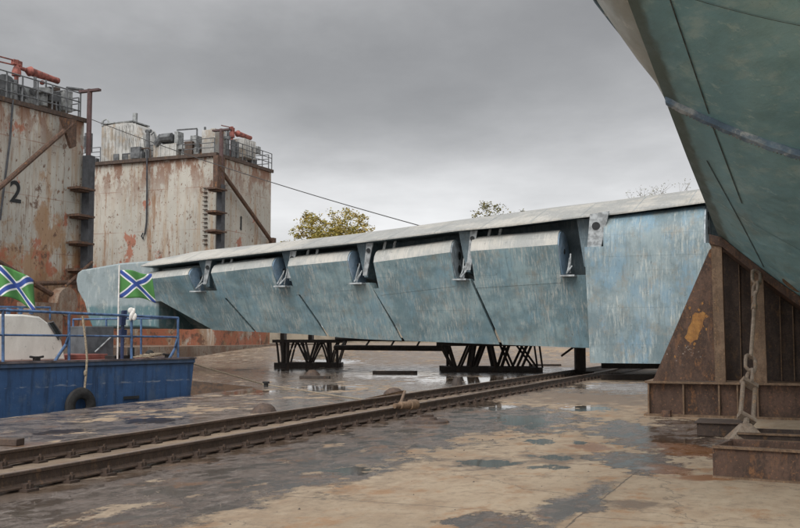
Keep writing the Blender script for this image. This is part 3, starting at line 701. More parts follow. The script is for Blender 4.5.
# plate seams
sm = MB()
def seam(pts, wd=.009):
    for (t0, w0), (t1, w1) in zip(pts, pts[1:]):
        i = sm.pts([HP(t0, w0-wd, zB_(t0, w0-wd)-.012), HP(t0, w0+wd, zB_(t0, w0+wd)-.012), HP(t1, w1+wd, zB_(t1, w1+wd)-.012), HP(t1, w1-wd, zB_(t1, w1-wd)-.012)]); sm.face([i, i+1, i+2, i+3])
def lin(t0, w0, t1, w1, n=14): return [(lerp(t0, t1, i/n), lerp(w0, w1, i/n)) for i in range(n+1)]
seam(lin(13, .42, 8.05, .56)); seam(lin(7.75, .56, 4.5, .72), .010); seam(lin(5.9, .33, .6, .86), .010)
for tt in (3.6, 11.2):
    for i in range(13):
        w0, w1 = .05+i*.2, .25+i*.2; n_ = sm.pts([HP(tt, w0, zB_(tt, w0)-.012), HP(tt+.012, w0, zB_(tt+.012, w0)-.012), HP(tt+.012, w1, zB_(tt+.012, w1)-.012), HP(tt, w1, zB_(tt, w1)-.012)]); sm.face([n_, n_+1, n_+2, n_+3])
build('plate_seam', sm, M['seam'], hull)
lg = MB(); lp = HP(.7, 1.36, zB_(.7, 1.36)); lg.ell(lp+UP*.01, AC*.09-AS*.16+UP*-.12, AS*.07, UP*.07-AC*.03, 12, 8); build('drain_fitting', lg, M['cradle_lit'], hull)

# ------------------------------------------------------------------ cradle
CB = ground(650, 415.5)                    # foot of the left end
def K(w, d, z): return CB-AS*w+AC*d+UP*z   # w to the right along the frame, d away
def kpx(x, y, d=0): 
    p = on_plane(x, y, CB+AC*d, AC); return (p-CB).dot(-AS), p.z
cradle = thing('hull_cradle', 'brown rusted steel cradle with a sloping left gusset under the hull', 'cradle', CB)
LEN = 9.5
zf = kpx(650, 382)[1]
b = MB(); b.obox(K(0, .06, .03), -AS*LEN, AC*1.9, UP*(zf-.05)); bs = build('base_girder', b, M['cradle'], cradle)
b = MB(); b.obox(K(-.08, -.10, zf-.02), -AS*(LEN+.1), AC*2.2, UP*.045); b.obox(K(-.10, -.14, 0), -AS*(LEN+.2), AC*2.3, UP*.04)
build('flange', b, M['cradle_lit'], bs)
b = MB()
for x in (683, 718.5, 737, 757): 
    w, _ = kpx(x, 400); b.obox(K(w, -.07, .04), -AS*.03, AC*.128, UP*(zf-.062))
for i in range(8): b.obox(K(3.0+i*.75, -.07, .04), -AS*.03, AC*.128, UP*(zf-.062))
b.obox(K(-.03, -.07, .04), -AS*.03, AC*.128, UP*(zf-.062))
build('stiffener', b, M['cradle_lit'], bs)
b = MB(); w, _ = kpx(664, 409); b.obox(K(w, -.35, .0), -AS*.16, AC*.24, UP*.13); build('lashing_block', b, M['cradle'], bs)
zo = zf+.026
def hz(w):                                  # underside of the hull above the frame position w (d=.3)
    best = zf
    p = K(w, .25, 0); q = p-E0; t = -q.dot(AC); ww = -q.dot(AS)
    return zB_(t, max(ww, -.1)) if ww >= 0 else interp(ZE, t)
wp = kpx(712.5, 300)[0]; wp2 = kpx(721, 300)[0]
# gusset plate
g_ = MB(); pl = [kpx(653, 381), kpx(718, 381), kpx(713.5, 247), kpx(709.5, 250)]
g_.prism([K(w, -.03, max(z, zo)) for w, z in pl], AC*.05); gus = build('gusset_plate', g_, M['cradle'], cradle)
yp = MB(); pts = [(684.5, 337), (687, 334), (688, 328), (691.5, 322), (692.5, 315.5), (695, 312.5), (699, 313.2), (702.5, 311.5), (705.5, 313), (705, 318), (703, 322), (702.2, 328), (699, 333), (697.5, 339.5), (694, 340.5), (691, 343), (687.5, 341)]
i = yp.pts([K(*((lambda q: (q[0], -.034, q[1]))(kpx(x, y, -.034)))) for x, y in pts]); yp.face(list(range(i, i+len(pts))))
build('ochre_patch', yp, M['yellow'], gus)
ys = MB()
for _ in range(34):
    th = R.uniform(0, 6.28); x, y = 695+R.gauss(0, 7), 327+R.gauss(0, 13); r_ = R.uniform(.006, .028); w, z = kpx(x, y, -.033)
    i = ys.pts([K(w+r_*R.uniform(.5, 1.3)*math.cos(2*math.pi*j/7), -.033, z+1.6*r_*R.uniform(.5, 1.2)*math.sin(2*math.pi*j/7)) for j in range(7)]); ys.face(list(range(i, i+7)))
build('ochre_fleck', ys, M['yellow'], gus)
fl_ = MB()
for _ in range(26):
    x, y = R.gauss(684, 9), R.gauss(352, 6); r_ = R.uniform(.005, .02); w, z = kpx(x, y, -.034); n = 6
    i = fl_.pts([K(w+r_*R.uniform(.5, 1.3)*math.cos(2*math.pi*j/n), -.034, z+r_*R.uniform(.5, 1.2)*math.sin(2*math.pi*j/n)) for j in range(n)]); fl_.face(list(range(i, i+n)))
build('flaked_spot', fl_, M['grit_pale'], gus)
# posts and dark web plates, cradle top follows the hull
posts = [(wp+.02, .2), (kpx(752, 300)[0], .24)]
wq = posts[1][0]
while wq < LEN-1.5: wq += .95; posts.append((wq, .2))
def ztop_(w, d=.2):
    p = K(w, d, 0); q = p-E0; t = -q.dot(AC); ww = -q.dot(AS)
    ww = min(ww, 5.4-ww) if ww > 2.7 else ww
    return zB_(t, max(ww, 0))
p_b = MB()
for w, wd in posts:
    p_b.hexa([K(w, -.06, zo), K(w+wd, -.06, zo), K(w+wd, .16, zo), K(w, .16, zo), K(w-.02, -.06, ztop_(w)-.02), K(w+wd-.02, -.06, ztop_(w+wd)-.02), K(w+wd-.02, .16, ztop_(w+wd)-.02), K(w-.02, .16, ztop_(w)-.02)])
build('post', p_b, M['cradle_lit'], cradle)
wbm = MB(); xs = [wp+.1+i*(LEN-1-wp)/24 for i in range(25)]
wbm.loft([[K(w, .75, zo), K(w, .75, ztop_(w, .75)-.03), K(w, .80, ztop_(w, .8)-.03), K(w, .80, zo)] for w in xs], True); build('web_plate', wbm, M['rust'], cradle)
cs = MB()
cs.loft([[K(w, -.1, ztop_(w, -.1)-.20), K(w, -.1, ztop_(w, -.1)-.015), K(w, 1.2, ztop_(w, 1.2)-.015), K(w, 1.2, ztop_(w, 1.2)-.20)] for w in [wp-.03+i*(LEN-1-wp)/30 for i in range(31)]], True)
build('saddle_plate', cs, M['cradle'], cradle)
rb_ = MB()
for x, y, x1, y1 in ((723, 262, 747, 379), (764, 300, 764, 384)): pass
for w, wd in posts[:-1]:
    for q in (.33, .66): 
        wv_ = w+wd+.72*q; rb_.obox(K(wv_, .66, zo), -AS*.02, AC*.088, UP*(ztop_(wv_, .7)-zo-.2))
build('web_stiffener', rb_, M['cradle_lit'], cradle)

# tie-down turnbuckle and chain from a cradle post to the ground
top_ = K(kpx(757, 266)[0], -.06, kpx(757, 268)[1]); foot = ground(746, 439)+UP*.10
ch = thing('tie_down_chain', 'rusty turnbuckle rod and chain links from cradle post to the ground', 'chain', ground(746, 439))
def along(t): return top_.lerp(foot, t)
dv = (foot-top_).normalized(); sx = dv.cross(V((0, 1, 0))).normalized(); sy = dv.cross(sx)
def link(mb, c, L, wd, r, side):
    pts = []; s_ = sx if side else sy
    for i in range(17):
        th = 2*math.pi*i/16; x = math.cos(th); y = math.sin(th)
        pts.append(c+s_*(wd*.5*x)+dv*((L*.5-wd*.5)*(1 if y > 0 else -1)*(1 if abs(y) > .05 else 0)+wd*.5*y))
    mb.tube(pts, r, 7)
b = MB(); b.tube([along(.18), along(.60)], .035, 8); b.tube([along(.26), along(.30)], .055, 6); build('rod', b, M['chain'], ch)
LL = (foot-top_).length
for t_, L, wd, side in ((.07, .42, .17, 1), (.155, .36, .15, 0), (.635, .40, .19, 1), (.715, .36, .17, 0)):
    b = MB(); link(b, along(t_), L*1.05, wd, .032, side); build('chain_link', b, M['chain'], ch)
b = MB()
for s_ in (-1, 1): b.tube([along(.75)+sx*.11*s_, along(.93)+sx*.11*s_], .036, 7)
for t_ in (.75, .93): b.cbox(along(t_), sx*.28, sy*.12, dv*.09)
build('turnbuckle', b, M['chain'], ch)
b = MB(); f0 = ground(746, 439)
b.hexa([f0+V((-.28, -.2, 0)), f0+V((.28, -.2, 0)), f0+V((.28, .2, 0)), f0+V((-.28, .2, 0)), f0+V((-.07, -.05, .24)), f0+V((.07, -.05, .24)), f0+V((.07, .05, .24)), f0+V((-.07, .05, .24))]); build('anchor_foot', b, M['chain'], ch)
b = MB(); b.tube([along(.93), f0+UP*.2], .05, 7); build('shackle', b, M['chain'], ch)

# open steel trough in the foreground and low beams before the cradle
def trough(name, lab, p, ax, ay, h, th, mt, lip=.0):
    t = thing(name, lab, 'trough', p, 'steel troughs before the cradle'); L, D_ = ax.length, ay.length; ux, uy = ax.normalized(), ay.normalized()
    b = MB(); b.obox(p, ax, uy*th, UP*h); b.obox(p+uy*(D_-th), ax, uy*th, UP*h); build('side_wall', b, mt, t, bevel=.006)
    b = MB(); b.obox(p+uy*(th+.002), ux*th, uy*(D_-2*th-.004), UP*(h-.01)); b.obox(p+uy*(th+.002)+ux*(L-th), ux*th, uy*(D_-2*th-.004), UP*(h-.01)); build('end_wall', b, mt, t, bevel=.006)
    b = MB(); b.obox(p+uy*(th+.002)+ux*(th+.002)+UP*.004, ux*(L-2*th-.004), uy*(D_-2*th-.004), UP*.03); build('bottom_plate', b, mt, t)
    b = MB(); b.obox(p-uy*.07+UP*.0+ux*.01, ux*(L-.02), uy*.067, UP*.02); b.obox(p-uy*.05+UP*(h-.03)+ux*.01, ux*(L-.02), uy*.048, UP*.028); build('flange', b, M['cradle_lit'], t)
    return t
tr_p = ground(713, 477); dirx = V((.86, -.51, 0)).normalized()
trough('steel_trough', 'open brown steel trough in the bottom right foreground', tr_p, dirx*4.2, V((.49, .80, 0)).normalized()*.85, .36, .035, M['cradle'])
tp2 = ground(737, 440); trough('steel_trough', 'shallow rusty trough lying behind the chain foot', tp2, -AS*4.0, AC*.8, .12, .04, M['rust'])
p = ground(697, 436); b = MB(); b.obox(p, -AS*.72, AC*.75, UP*.20); b.obox(p+UP*.20-AC*.05+AS*.04, -AS*.8, AC*.85, UP*.025); tag(build('steel_block', b, M['rust'], None, p, .01), 'low dark steel block left of the chain foot, before the cradle', 'block')

# ------------------------------------------------------------------ floating dock
P2 = V((-13.9, 75, 0)); P1 = P2-AC*14.95
DT = 15.3; AC1 = V((.447, .894, 0)); AS1 = V((-.894, .447, 0))
dock = thing('floating_dock', 'rusty off white floating dock with two tall wing walls behind the boat', 'dock', P2-AC*7)
for corner, xc, xs, top_z in ((P2, AC, AS, DT), (P1-AC1*8.3, AC1, AS1, DT-.4)):
    b = MB(); b.obox(corner+UP*-.4, xs*55, xc*8.3, UP*(top_z+.5)); wl = build('wing_wall', b, M['dock'] if xc is AC else M['dock2'], dock)
    b = MB(); b.obox(corner+UP*(top_z-.12)-xc*.30-xs*.16, xs*55, xc*.30, UP*.26); b.obox(corner+UP*(top_z-.12)-xs*.16-xc*.0, xs*.158, xc*8.45, UP*.26); build('deck_edge', b, M['rust'], wl)
b = MB(); b.obox(P1-AC*9.5-AS*1.6-UP*1.6, AS*58, AC*35, UP*2.5); build('pontoon', b, M['pontoon'], dock)
def fp(x, y, corner=P2, off=0.0):        # pixel on wall face that looks at us (normal AC), set back by off
    return on_plane(x, y, corner+AC*off, AC)
def ep(x, y, off=0.0): return on_plane(x, y, P2-AS*off, AS) if x > 100 else on_plane(x, y, P1-AS1*off, AS1)   # pixel on the common end plane
def bar(mb, a, b_, w): mb.tube([a, b_], w, 6)
# corner poles, fenders and their brackets
for (cx, yt, ym, yb, br, corner) in ((77, 88, 155, 278, (190, 217, 244, 271), P1), (212.5, 128, 184, 262, (190, 213, 232), P2)):
    base = corner-AS*.75-AC*.3; zt_ = at_depth(cx, yt, base.y).z; zm = at_depth(cx, ym, base.y).z; zb_ = at_depth(cx, yb, base.y).z
    b = MB(); fw = .55 if corner is P1 else .42; b.obox(base+UP*zb_+AS*(.55-fw)*.5, AS*fw, AC*.5, UP*(zm-zb_)); build('fender_pile', b, M['pole'], dock)
    b = MB(); b.tube([base+AS*.28+AC*.2+UP*zm, base+AS*.28+AC*.2+UP*zt_], .16, 8); b.cbox(base+AS*.28+AC*.2+UP*(zt_-.1), AS*1.5, AC*.3, UP*.14); build('pole', b, M['pole_red'], dock)
    b = MB()
    for y in br: zz_ = at_depth(cx, y, base.y).z; b.obox(base+UP*(zz_-.15)-AC*.9, AS*.7, AC*.9, UP*.28); b.cbox(base+UP*zz_-AC*.45+AS*.2, AS*.9, AC*1.5, UP*.12)
    build('pile_bracket', b, M['cradle'], dock)
b = MB(); d0 = ep(0-26, 210, .8); d1 = ep(72, 124, .8); b.tube([d0, d1], .16, 8); b.hexa([d1+AS*.1-UP*1.5-AC*.1, d1-AS*.1-UP*1.5-AC*.1, d1-AS*.1-UP*1.3+AC*.3, d1+AS*.1-UP*1.3+AC*.3, d1+AS*.1+UP*.2-AC*1, d1-AS*.1+UP*.2-AC*1, d1-AS*.1+UP*.3+AC*.3, d1+AS*.1+UP*.3+AC*.3]); build('mooring_boom', b, M['cradle'], dock)
b = MB(); b.tube([ep(-30, 245, .6), ep(66, 303, .9)], .17, 8); b.tube([ep(20, 284, .7), ep(84, 282, .7)], .14, 8); b.tube([ep(50, 300, .8), ep(92, 262, .8)], .10, 8); build('mooring_boom', b, M['cradle'], dock)
b = MB(); b.tube([ep(218, 166, .5), ep(272, 242, .6)], .16, 8); b.cbox(ep(219, 172, .4), AS*.4, AC*1.0, UP*2.4); b.cbox(ep(272.5, 241, .6), AS*.4, AC*.5, UP*.5); build('mooring_boom', b, M['cradle'], dock)
# rusty round sheave and gear at the foot of the nearer wall
b = MB(); c_ = ep(64, 302, 1.1); b.tube([c_+AS*.4, c_-AS*.3], .85, 20); b.cbox(ep(40, 322, 1), AS*1.0, AC*2.6, UP*2.2); build('rope_sheave', b, M['pontoon'], dock)
# hanging hose and ladder rungs on the farther wall
b = MB(); b.tube([fp(147, 150, P2, -.42), fp(147, 190, P2, -.2), fp(146.5, 222, P2, -.15), fp(145, 233, P2, -.15), fp(143, 239, P2, -.15), fp(141.5, 236, P2, -.15), fp(143, 233, P2, -.15)], .07, 6); build('hanging_hose', b, M['pole'], dock)
b = MB()
for i in range(14): q0 = fp(205, 188+i*4.3, P2, -.12); b.cbox(q0, AS*.34, AC*.16, UP*.05)
build('ladder', b, M['rust'], dock)
b = MB(); b.tube([ep(13, 100, .15), ep(10, 140, .12), ep(4, 187, .1), ep(0, 220, .1)], .06, 6); build('hanging_hose', b, M['pole'], dock)
# draught numerals
def glyph(txt, size, c, xax, nrm, mt, parent, name):
    cu = bpy.data.curves.new('g', 'FONT'); cu.body = txt; cu.size = size; cu.align_x = 'CENTER'; cu.align_y = 'CENTER'; cu.extrude = .004; cu.offset = .025
    o = bpy.data.objects.new('g', cu); C.objects.link(o)
    me = bpy.data.meshes.new_from_object(o.evaluated_get(bpy.context.evaluated_depsgraph_get())); bpy.data.objects.remove(o)
    b = MB(); i = b.pts([c+xax*v.co.x+UP*v.co.y+nrm*(v.co.z+.012) for v in me.vertices])
    for p in me.polygons: b.face([i+q for q in p.vertices])
    return build(name, b, mt, parent)
glyph('2', 1.75, ep(15.5, 193, .02), AC1, -AS1, M['hole'], dock, 'draught_number')
glyph('1', 1.55, ep(241, 224, .02), AC, -AS, M['hole'], dock, 'draught_number')

# railings
def railing(name, a, b_, n, h=1.25, mt=None, par=dock, r=.035, bars=(.42, .72, 1.0)):
    mb = MB()
    for i in range(n+1): q0 = a.lerp(b_, i/n); mb.tube([q0, q0+UP*h], r*1.25, 5)
    for k_ in bars: mb.tube([a+UP*h*k_, b_+UP*h*k_], r, 5)
    return build(name, mb, mt or M['greyd'], par)
Z_ = UP*(DT+.1)
railing('railing', P2+AS*.3+AC*.15+Z_, P2+AS*3.2+AC*.15+Z_, 2); railing('railing', P2+AS*3.3+AC*1.9+Z_, P2+AS*8.6+AC*1.9+Z_, 5, 1.5); railing('railing', P2+AS*11+AC*.15+Z_, P2+AS*40+AC*.15+Z_, 16, 1.3)
railing('railing', P2-AS*.1+AC*.5+Z_, P2-AS*.1+AC*8.2+Z_, 5, 1.35); railing('railing', P2+AC*8.2+AS*.2+Z_, P2+AC*8.2+AS*30+Z_, 14, 1.3)
Z1 = UP*(DT-.3); railing('railing', P1-AC1*8.2+AS1*.15+Z1, P1-AC1*.2+AS1*.15+Z1, 7, 1.6, None, dock, .045, (.3, .65, 1.0)); railing('railing', P1-AC1*.2+AS1*.3+Z1, P1-AC1*.2+AS1*30+Z1, 14, 1.35); railing('railing', P1-AC1*8.2+AS1*.3+Z1, P1-AC1*8.2+AS1*30+Z1, 12, 1.35)
# deck house on the farther wall, with rounded corrugated end
def dpx(x, y, off): return fp(x, y, P2, off)
a0, a1 = dpx(101, 158, 1.2), dpx(145, 155, 1.2); zt_ = dpx(115, 123, 1.2).z
hv = a1-a0; hv.z = 0; b = MB()
prof = []
hw = hv.length; hx = hv.normalized(); hh = zt_-(DT+.1)
outl = [(0, 0), (hw, 0), (hw*.99, hh*.3), (hw*.93, hh*.68), (hw*.85, hh*.86), (hw*.70, hh*.97), (hw*.5, hh), (0, hh*.95)]
base_ = V((a0.x, a0.y, DT+.1)); b.prism([base_+hx*x+UP*z for x, z in outl], AC*2.2); hs = build('deck_house', b, M['house'], dock)
b = MB()
for i in range(9): x = hw*(.08+.08*i); b.cbox(base_+hx*x-AC*.025+UP*hh*.46, hx*.07, AC*.05, UP*hh*.9)
for i in range(4): x0 = hw*(.5+.09*i); b.tube([base_+hx*(x0+hw*.16)-AC*.02+UP*.1, base_+hx*(x0+hw*.1)-AC*.02+UP*hh*.5, base_+hx*x0-AC*.02+UP*hh*.94], .07, 5)
build('corrugation', b, M['house'], hs)
b = MB()
for x in (.36, .58): b.cbox(base_+hx*hw*x-AC*.06+UP*hh*.17, hx*.5, AC*.1, UP*.55)
b.cbox(base_+hx*hw*.87-AC*.3+UP*hh*.22, hx*.9, AC*.5, UP*.9)
build('vent_opening', b, M['greyd'], hs)
b = MB(); b.tube([base_+hx*hw*.62+AC*.8+UP*hh*.98, base_+hx*hw*.62+AC*.8+UP*(hh+.85)], .2, 10); b.tube([base_+hx*.1+UP*hh*.95, base_+hx*.1+UP*(hh+.25)], .1, 8); b.tube([base_+hx*.1+UP*(hh+.25), base_+hx*.5+UP*(hh+.4), base_+hx*.8+UP*hh], .06, 6)
b.cbox(base_+hx*hw*.35+AC*1.1+UP*(hh*.99+.06), hx*hw*.72, AC*2.3, UP*.09)
build('roof_vent', b, M['grey'], hs)
# machinery along the farther wall
def mbox(name, x0, y0, x1, y1, off, dep, mt, extra=None, fn=dpx, ax=None, top=0):
    p0, p1 = fn(x0, y1, off), fn(x1, y0, off); h_ = p1.z-p0.z; v = p1-p0; v.z = 0
    b = MB(); p0 = V((p0.x, p0.y, DT+.1 if top == 0 else p0.z)); h_ = p1.z-p0.z
    dirn = AC if ax is None else ax
    b.obox(p0, v, dirn*dep, UP*h_)
    if extra == 'ribs':
        n = 5
        for i in range(n): b.obox(p0+v*((i+.3)/n)-dirn*.06, v*(.35/n), dirn*.058, UP*h_*.9)
    return build(name, b, mt, dock, bevel=.03)
mbox('capstan_base', 153, 143, 176, 156, 1.0, 1.6, M['house'], 'ribs'); mbox('winch_box', 161, 134, 173, 143.5, 1.2, 1.2, M['greyd'], None, dpx, None, 1); mbox('electric_cabinet', 174, 131, 178, 145, 1.1, .8, M['grey'], None, dpx, None, 1)
mbox('electric_cabinet', 190, 135, 196.5, 149, 1.4, .8, M['grey']); mbox('control_cabin', 210, 128, 215, 152, .5, 1.6, M['house'])
b = MB()
for (x0, y0, x1, y1, r_) in ((148, 158, 148, 130, .16), (146, 131, 151, 131, .14), (156, 145, 162, 136, .28), (162, 138, 172, 137, .35), (205, 153, 205, 127, .09), (177, 130, 197, 128.5, .06), (197, 129, 197, 152, .07), (151, 135, 154, 132, .05), (154, 132, 156, 140, .05), (199, 150, 208, 140, .06)):
    b.tube([dpx(x0, y0, 1.0), dpx(x1, y1, 1.0)], r_, 8)
build('deck_pipe', b, M['greyd'], dock)
def ventcowl(c, s_=1.0, mt=None):
    b = MB(); b.tube([c, c+UP*.7*s_, c+UP*.72*s_, c+UP*1.0*s_, c+UP*1.05*s_], [.26*s_, .24*s_, .46*s_, .46*s_, .2*s_], 12); return build('vent_cowl', b, mt or M['grey'], dock)
for x in (184.5, 188): q0 = dpx(x, 155, 1.6); ventcowl(V((q0.x, q0.y, DT+.1)), 1.15)
rc = random.Random(3)
def clutter(p, ax, L, n, away, mt):
    for _ in range(n):
        q0 = p+ax*rc.uniform(0, L)+away*rc.uniform(.6, 3.2); kd = rc.random()
        if kd < .45:
            b = MB(); hh_ = rc.uniform(.7, 2.0); b.tube([q0, q0+UP*hh_], rc.uniform(.05, .12), 6); b.cbox(q0+UP*hh_, ax*rc.uniform(.2, .6), away*.25, UP*rc.uniform(.1, .4)); build('deck_post', b, mt[rc.randrange(3)], dock)
        elif kd < .8:
            b = MB(); b.obox(q0, ax*rc.uniform(.4, 1.0), away*rc.uniform(.4, .8), UP*rc.uniform(.5, 1.5)); build('deck_box', b, mt[rc.randrange(3)], dock, bevel=.04)
        else:
            b = MB(); e_ = q0+ax*rc.uniform(.6, 1.4); hh_ = rc.uniform(.5, 1.1); b.tube([q0, q0+UP*hh_, q0+UP*(hh_+.15)+ax*.15, e_+UP*(hh_+.15), e_+UP*.1], rc.uniform(.05, .1), 6); build('pipe_bend', b, mt[rc.randrange(3)], dock)
clutter(P2+Z_, AS, 8.5, 22, AC, (M['grey'], M['greyd'], M['rust'])); clutter(P2+AC*.8+Z_, AC, 6.5, 12, AS, (M['grey'], M['greyd'], M['rust'])); clutter(P1-AC1*8.2+UP*(DT-.3), AC1, 7.6, 20, AS1, (M['grey'], M['greyd'], M['rust'])); clutter(P2+AS*12.5+Z_, AS, 6, 8, AC, (M['grey'], M['greyd'], M['rust']))
# machinery along the farther wall's end
def epx(x, y, off): return ep(x, y, -off)
mbox('control_cabin', 217, 131, 224, 153, .5, 1.4, M['house'], None, epx, AS); mbox('electric_cabinet', 244, 142, 256, 156.5, .3, 1.2, M['house'], 'ribs', epx, AS, 1); mbox('electric_cabinet', 257.5, 147, 261, 153, .5, .5, M['grey'], None, epx, AS, 1)
b = MB()
for (x0, y0, x1, y1, r_) in ((228, 156, 228, 131, .12), (233, 157, 233, 140, .2), (237, 158, 237, 142, .16), (225, 155, 225, 129, .08), (245, 160, 245, 155, .1), (254, 161, 254, 155, .1)): b.tube([epx(x0, y0, .6), epx(x1, y1, .6)], r_, 8)
build('deck_pipe', b, M['greyd'], dock)
def monitor(c, e, z_base, s_):
    dr = (e-c); b = MB(); n_ = dr.normalized()
    b.tube([c, c+n_*.12*dr.length, c+n_*.13*dr.length, e-n_*.15*dr.length, e], [.18*s_, .40*s_, .33*s_, .24*s_, .25*s_], 14)
    m_ = build('foam_monitor', b, M['monitor'], dock)
    b = MB(); b.tube([c-n_*.7*s_, c+n_*.1], .16*s_, 8); q0 = c-n_*.9*s_; b.tube([V((q0.x, q0.y, z_base)), q0+UP*.4], .17*s_, 8); b.tube([q0-UP*.7*s_, q0-UP*.35*s_, q0], [.34*s_, .34*s_, .22*s_], 10); b.cbox(q0+UP*.3*s_, n_*.8*s_, AS*.3*s_, UP*.35*s_); b.tube([q0+UP*.45*s_, q0+UP*.3*s_-n_*2.2*s_], .06*s_, 5); b.tube([q0+UP*.1*s_, q0-n_*2.2*s_-UP*.1*s_], .06*s_, 5); b.ell((c+e)/2-UP*.55*s_, V((.2*s_, 0, 0)), V((0, .2*s_, 0)), UP*.18*s_, 10, 6)
    build('monitor_stand', b, M['monitor'], m_)
monitor(epx(26, 70, 1.0), epx(58, 81, 1.0), DT-.4, .78); monitor(epx(236, 133, 1.0), epx(250.5, 138, 1.0), DT, .7)
# machinery on the nearer wall
mbox('winch_box', 63.5, 92, 73, 116, .6, 1.2, M['grey'], None, epx, AS); mbox('winch_box', 49, 94, 64, 100, .8, 1.0, M['greyd'], None, epx, AS, 1)
q0 = epx(43, 108, .9); ventcowl(V((q0.x, q0.y, DT+.1)), 1.05)
mbox('electric_cabinet', 27, 91, 36, 106, 1.0, .8, M['grey'], None, epx, AS); mbox('electric_cabinet', 5, 89, 12, 96, 1.0, .8, M['greyd'], None, epx, AS)
b = MB()
for (x0, y0, x1, y1, r_) in ((16, 100, 16, 80, .13), (21, 102, 18, 85, .1), (21, 86, 27, 98, .12), (35, 108, 35, 77, .1), (32, 92, 36, 90, .22), (57, 114, 56, 100, .06), (60, 114, 60, 100, .06), (45, 94, 62, 91, .05), (46, 96, 46, 80, .06), (67, 88, 83, 90, .1)): b.tube([epx(x0, y0, .6), epx(x1, y1, .6)], r_, 8)
c_ = epx(1, 92, 1.2); b.tube([c_+AS*.4, c_-AS*.4], 1.0, 16); build('deck_pipe', b, M['greyd'], dock)
for x in (70, 88, 95.5): pass
q0 = dpx(86, 150, .4); b = MB(); b.cbox(dpx(85, 142, .5), AS*.5, AC*.4, UP*.9); b.cbox(dpx(88.5, 143, .5), AS*.5, AC*.4, UP*1.6); build('lamp_box', b, M['greyd'], dock)

# wire from the dock pole to the wing
def wire(name, lab, cat, p0, p1, sag, r, mt, n=24, grp=None):
    b = MB(); b.tube([p0.lerp(p1, i/n)-UP*(4*sag*(i/n)*(1-i/n)) for i in range(n+1)], r, 6); return tag(build(name, b, mt, None, p0), lab, cat, grp)
ac, zc = wpx(421, 226, dcr(wpx(421, 226, 0)[0])); wa = W(ac, dcr(ac), zc)
wire('mooring_wire', 'thin dark wire from the dock pole slanting down across the sky to the wing', 'wire', P1-AS*.75-AC*.3+UP*at_depth(80, 121, P1.y).z, wa, .25, .022, M['wire'])

# ------------------------------------------------------------------ boat
BS = V((-6.05, 29.5, 0)); BB = V((-.542, -.84, 0)); BN = V((-.84, .542, 0)); ZD = .95
def bp(x, y, inset=0.0): return on_plane(x, y, BS+BN*inset, BN)
def bc(l, n, z): return BS+BB*l+BN*n+UP*z
boat = thing('work_boat', 'blue work boat with white cabin and blue railing moored at the quay', 'boat', bc(8, 2.5, -.95))
b = MB(); L_ = 17.0
secs = []
for l, n0, n1 in ((0, 0, 5), (.05, 0, 5), (4, 0, 5), (9, 0, 5), (13, .0, 5), (15.5, .7, 4.3), (17, 1.9, 3.1)):
    rk = .12 if l < 1 else 0
    secs.append([bc(l+rk*2, n0+.2, -1.5), bc(l+rk, n0+.02, -.3), bc(l, n0, ZD-.14), bc(l, n0-.05, ZD-.13), bc(l, n0-.05, ZD), bc(l, n1, ZD), bc(l+rk, n1, -.3), bc(l+rk*2, n1-.2, -1.5)])
b.loft(secs, True, [0, 0, 0, 0, 1, 0, 0, 0]); build('hull', b, [M['boat'], M['boat_deck']], boat, bevel=.012)
b = MB(); b.obox(bc(-.03, -.075, ZD-.02), BB*15, BN*.14, UP*.05); b.obox(bc(-.035, .07, ZD-.02), BB*.12, BN*4.9, UP*.05); build('gunwale', b, simple('dirty_gunwale', (.10, .085, .09), .5, .7, 3), boat)
# railing
rl = MB(); pt = []
for x in (178, 131.5, 69, 3): 
    yt = lerp(310, 318, x/180); yb_ = lerp(363, 358.5, x/195); q0 = bp(x, yb_, .12); pt.append((V((q0.x, q0.y, ZD)), bp(x, yt, .12)))
d_ = pt[3][0]-pt[2][0]
for i in (1, 2): pt.append((pt[3][0]+d_*i, pt[3][1]+d_*i))
for lo, hi in pt: rl.tube([lo, hi], .038, 8)
rl.tube([h_ for _, h_ in pt], .036, 8); rl.tube([lo.lerp(hi, .53) for lo, hi in pt], .026, 8)
st_, sh = pt[0]; 
rl.tube([sh, sh+BN*4.6], .03, 8); rl.tube([st_.lerp(sh, .53), st_.lerp(sh, .53)+BN*4.6], .022, 8)
for i in (1, 2, 3): rl.tube([st_+BN*1.53*i, sh+BN*1.53*i], .032, 8)
rl.tube([st_+BB*.35, st_.lerp(sh, .25)+BB*.12, st_.lerp(sh, .6)], .04, 7); rl.tube([pt[2][0]+BB*.45, pt[2][0].lerp(pt[2][1], .35)+BB*.1, pt[2][0].lerp(pt[2][1], .6)], .04, 7)
build('railing', rl, M['boat_rail'], boat)
# cabin
cb = MB(); pts = [(66, 358), (62, 341), (53, 326), (40, 316.5), (24, 314.5), (0, 314), (-80, 313), (-80, 362)]
poly = []
for x, y in pts: q0 = bp(x, y, 1.0); poly.append(V((q0.x, q0.y, max(q0.z, ZD))))
for q0 in poly: 
    if abs(q0.z-ZD) < .09: q0.z = ZD+.0
cb.prism(poly, BN*2.8); cab = build('cabin', cb, M['cabin'], boat, bevel=.05)
cw = MB(); i = cw.pts([bp(x, y, .985) for x, y in ((49, 323.5), (53, 322.5), (61, 335), (58.5, 338.5))]); cw.face([i, i+1, i+2, i+3]); 
build('window', cw, M['window'], cab)
cw = MB(); fpts = [bp(x, y, .975) for x, y in ((48.3, 323), (53, 321.6), (62, 335), (58.8, 339.6), (48.3, 323))]
cw.tube(fpts, .022, 5); build('window_frame', cw, M['greyd'], cab)
cr = MB()
for y in (307.5,): cr.tube([bp(-70, y-1.5, 1.3), bp(50, y, 1.3)], .03, 6)
for x in (-40, -10, 20, 50): cr.tube([bp(x, 307, 1.3), bp(x, 320, 1.3)], .025, 6)
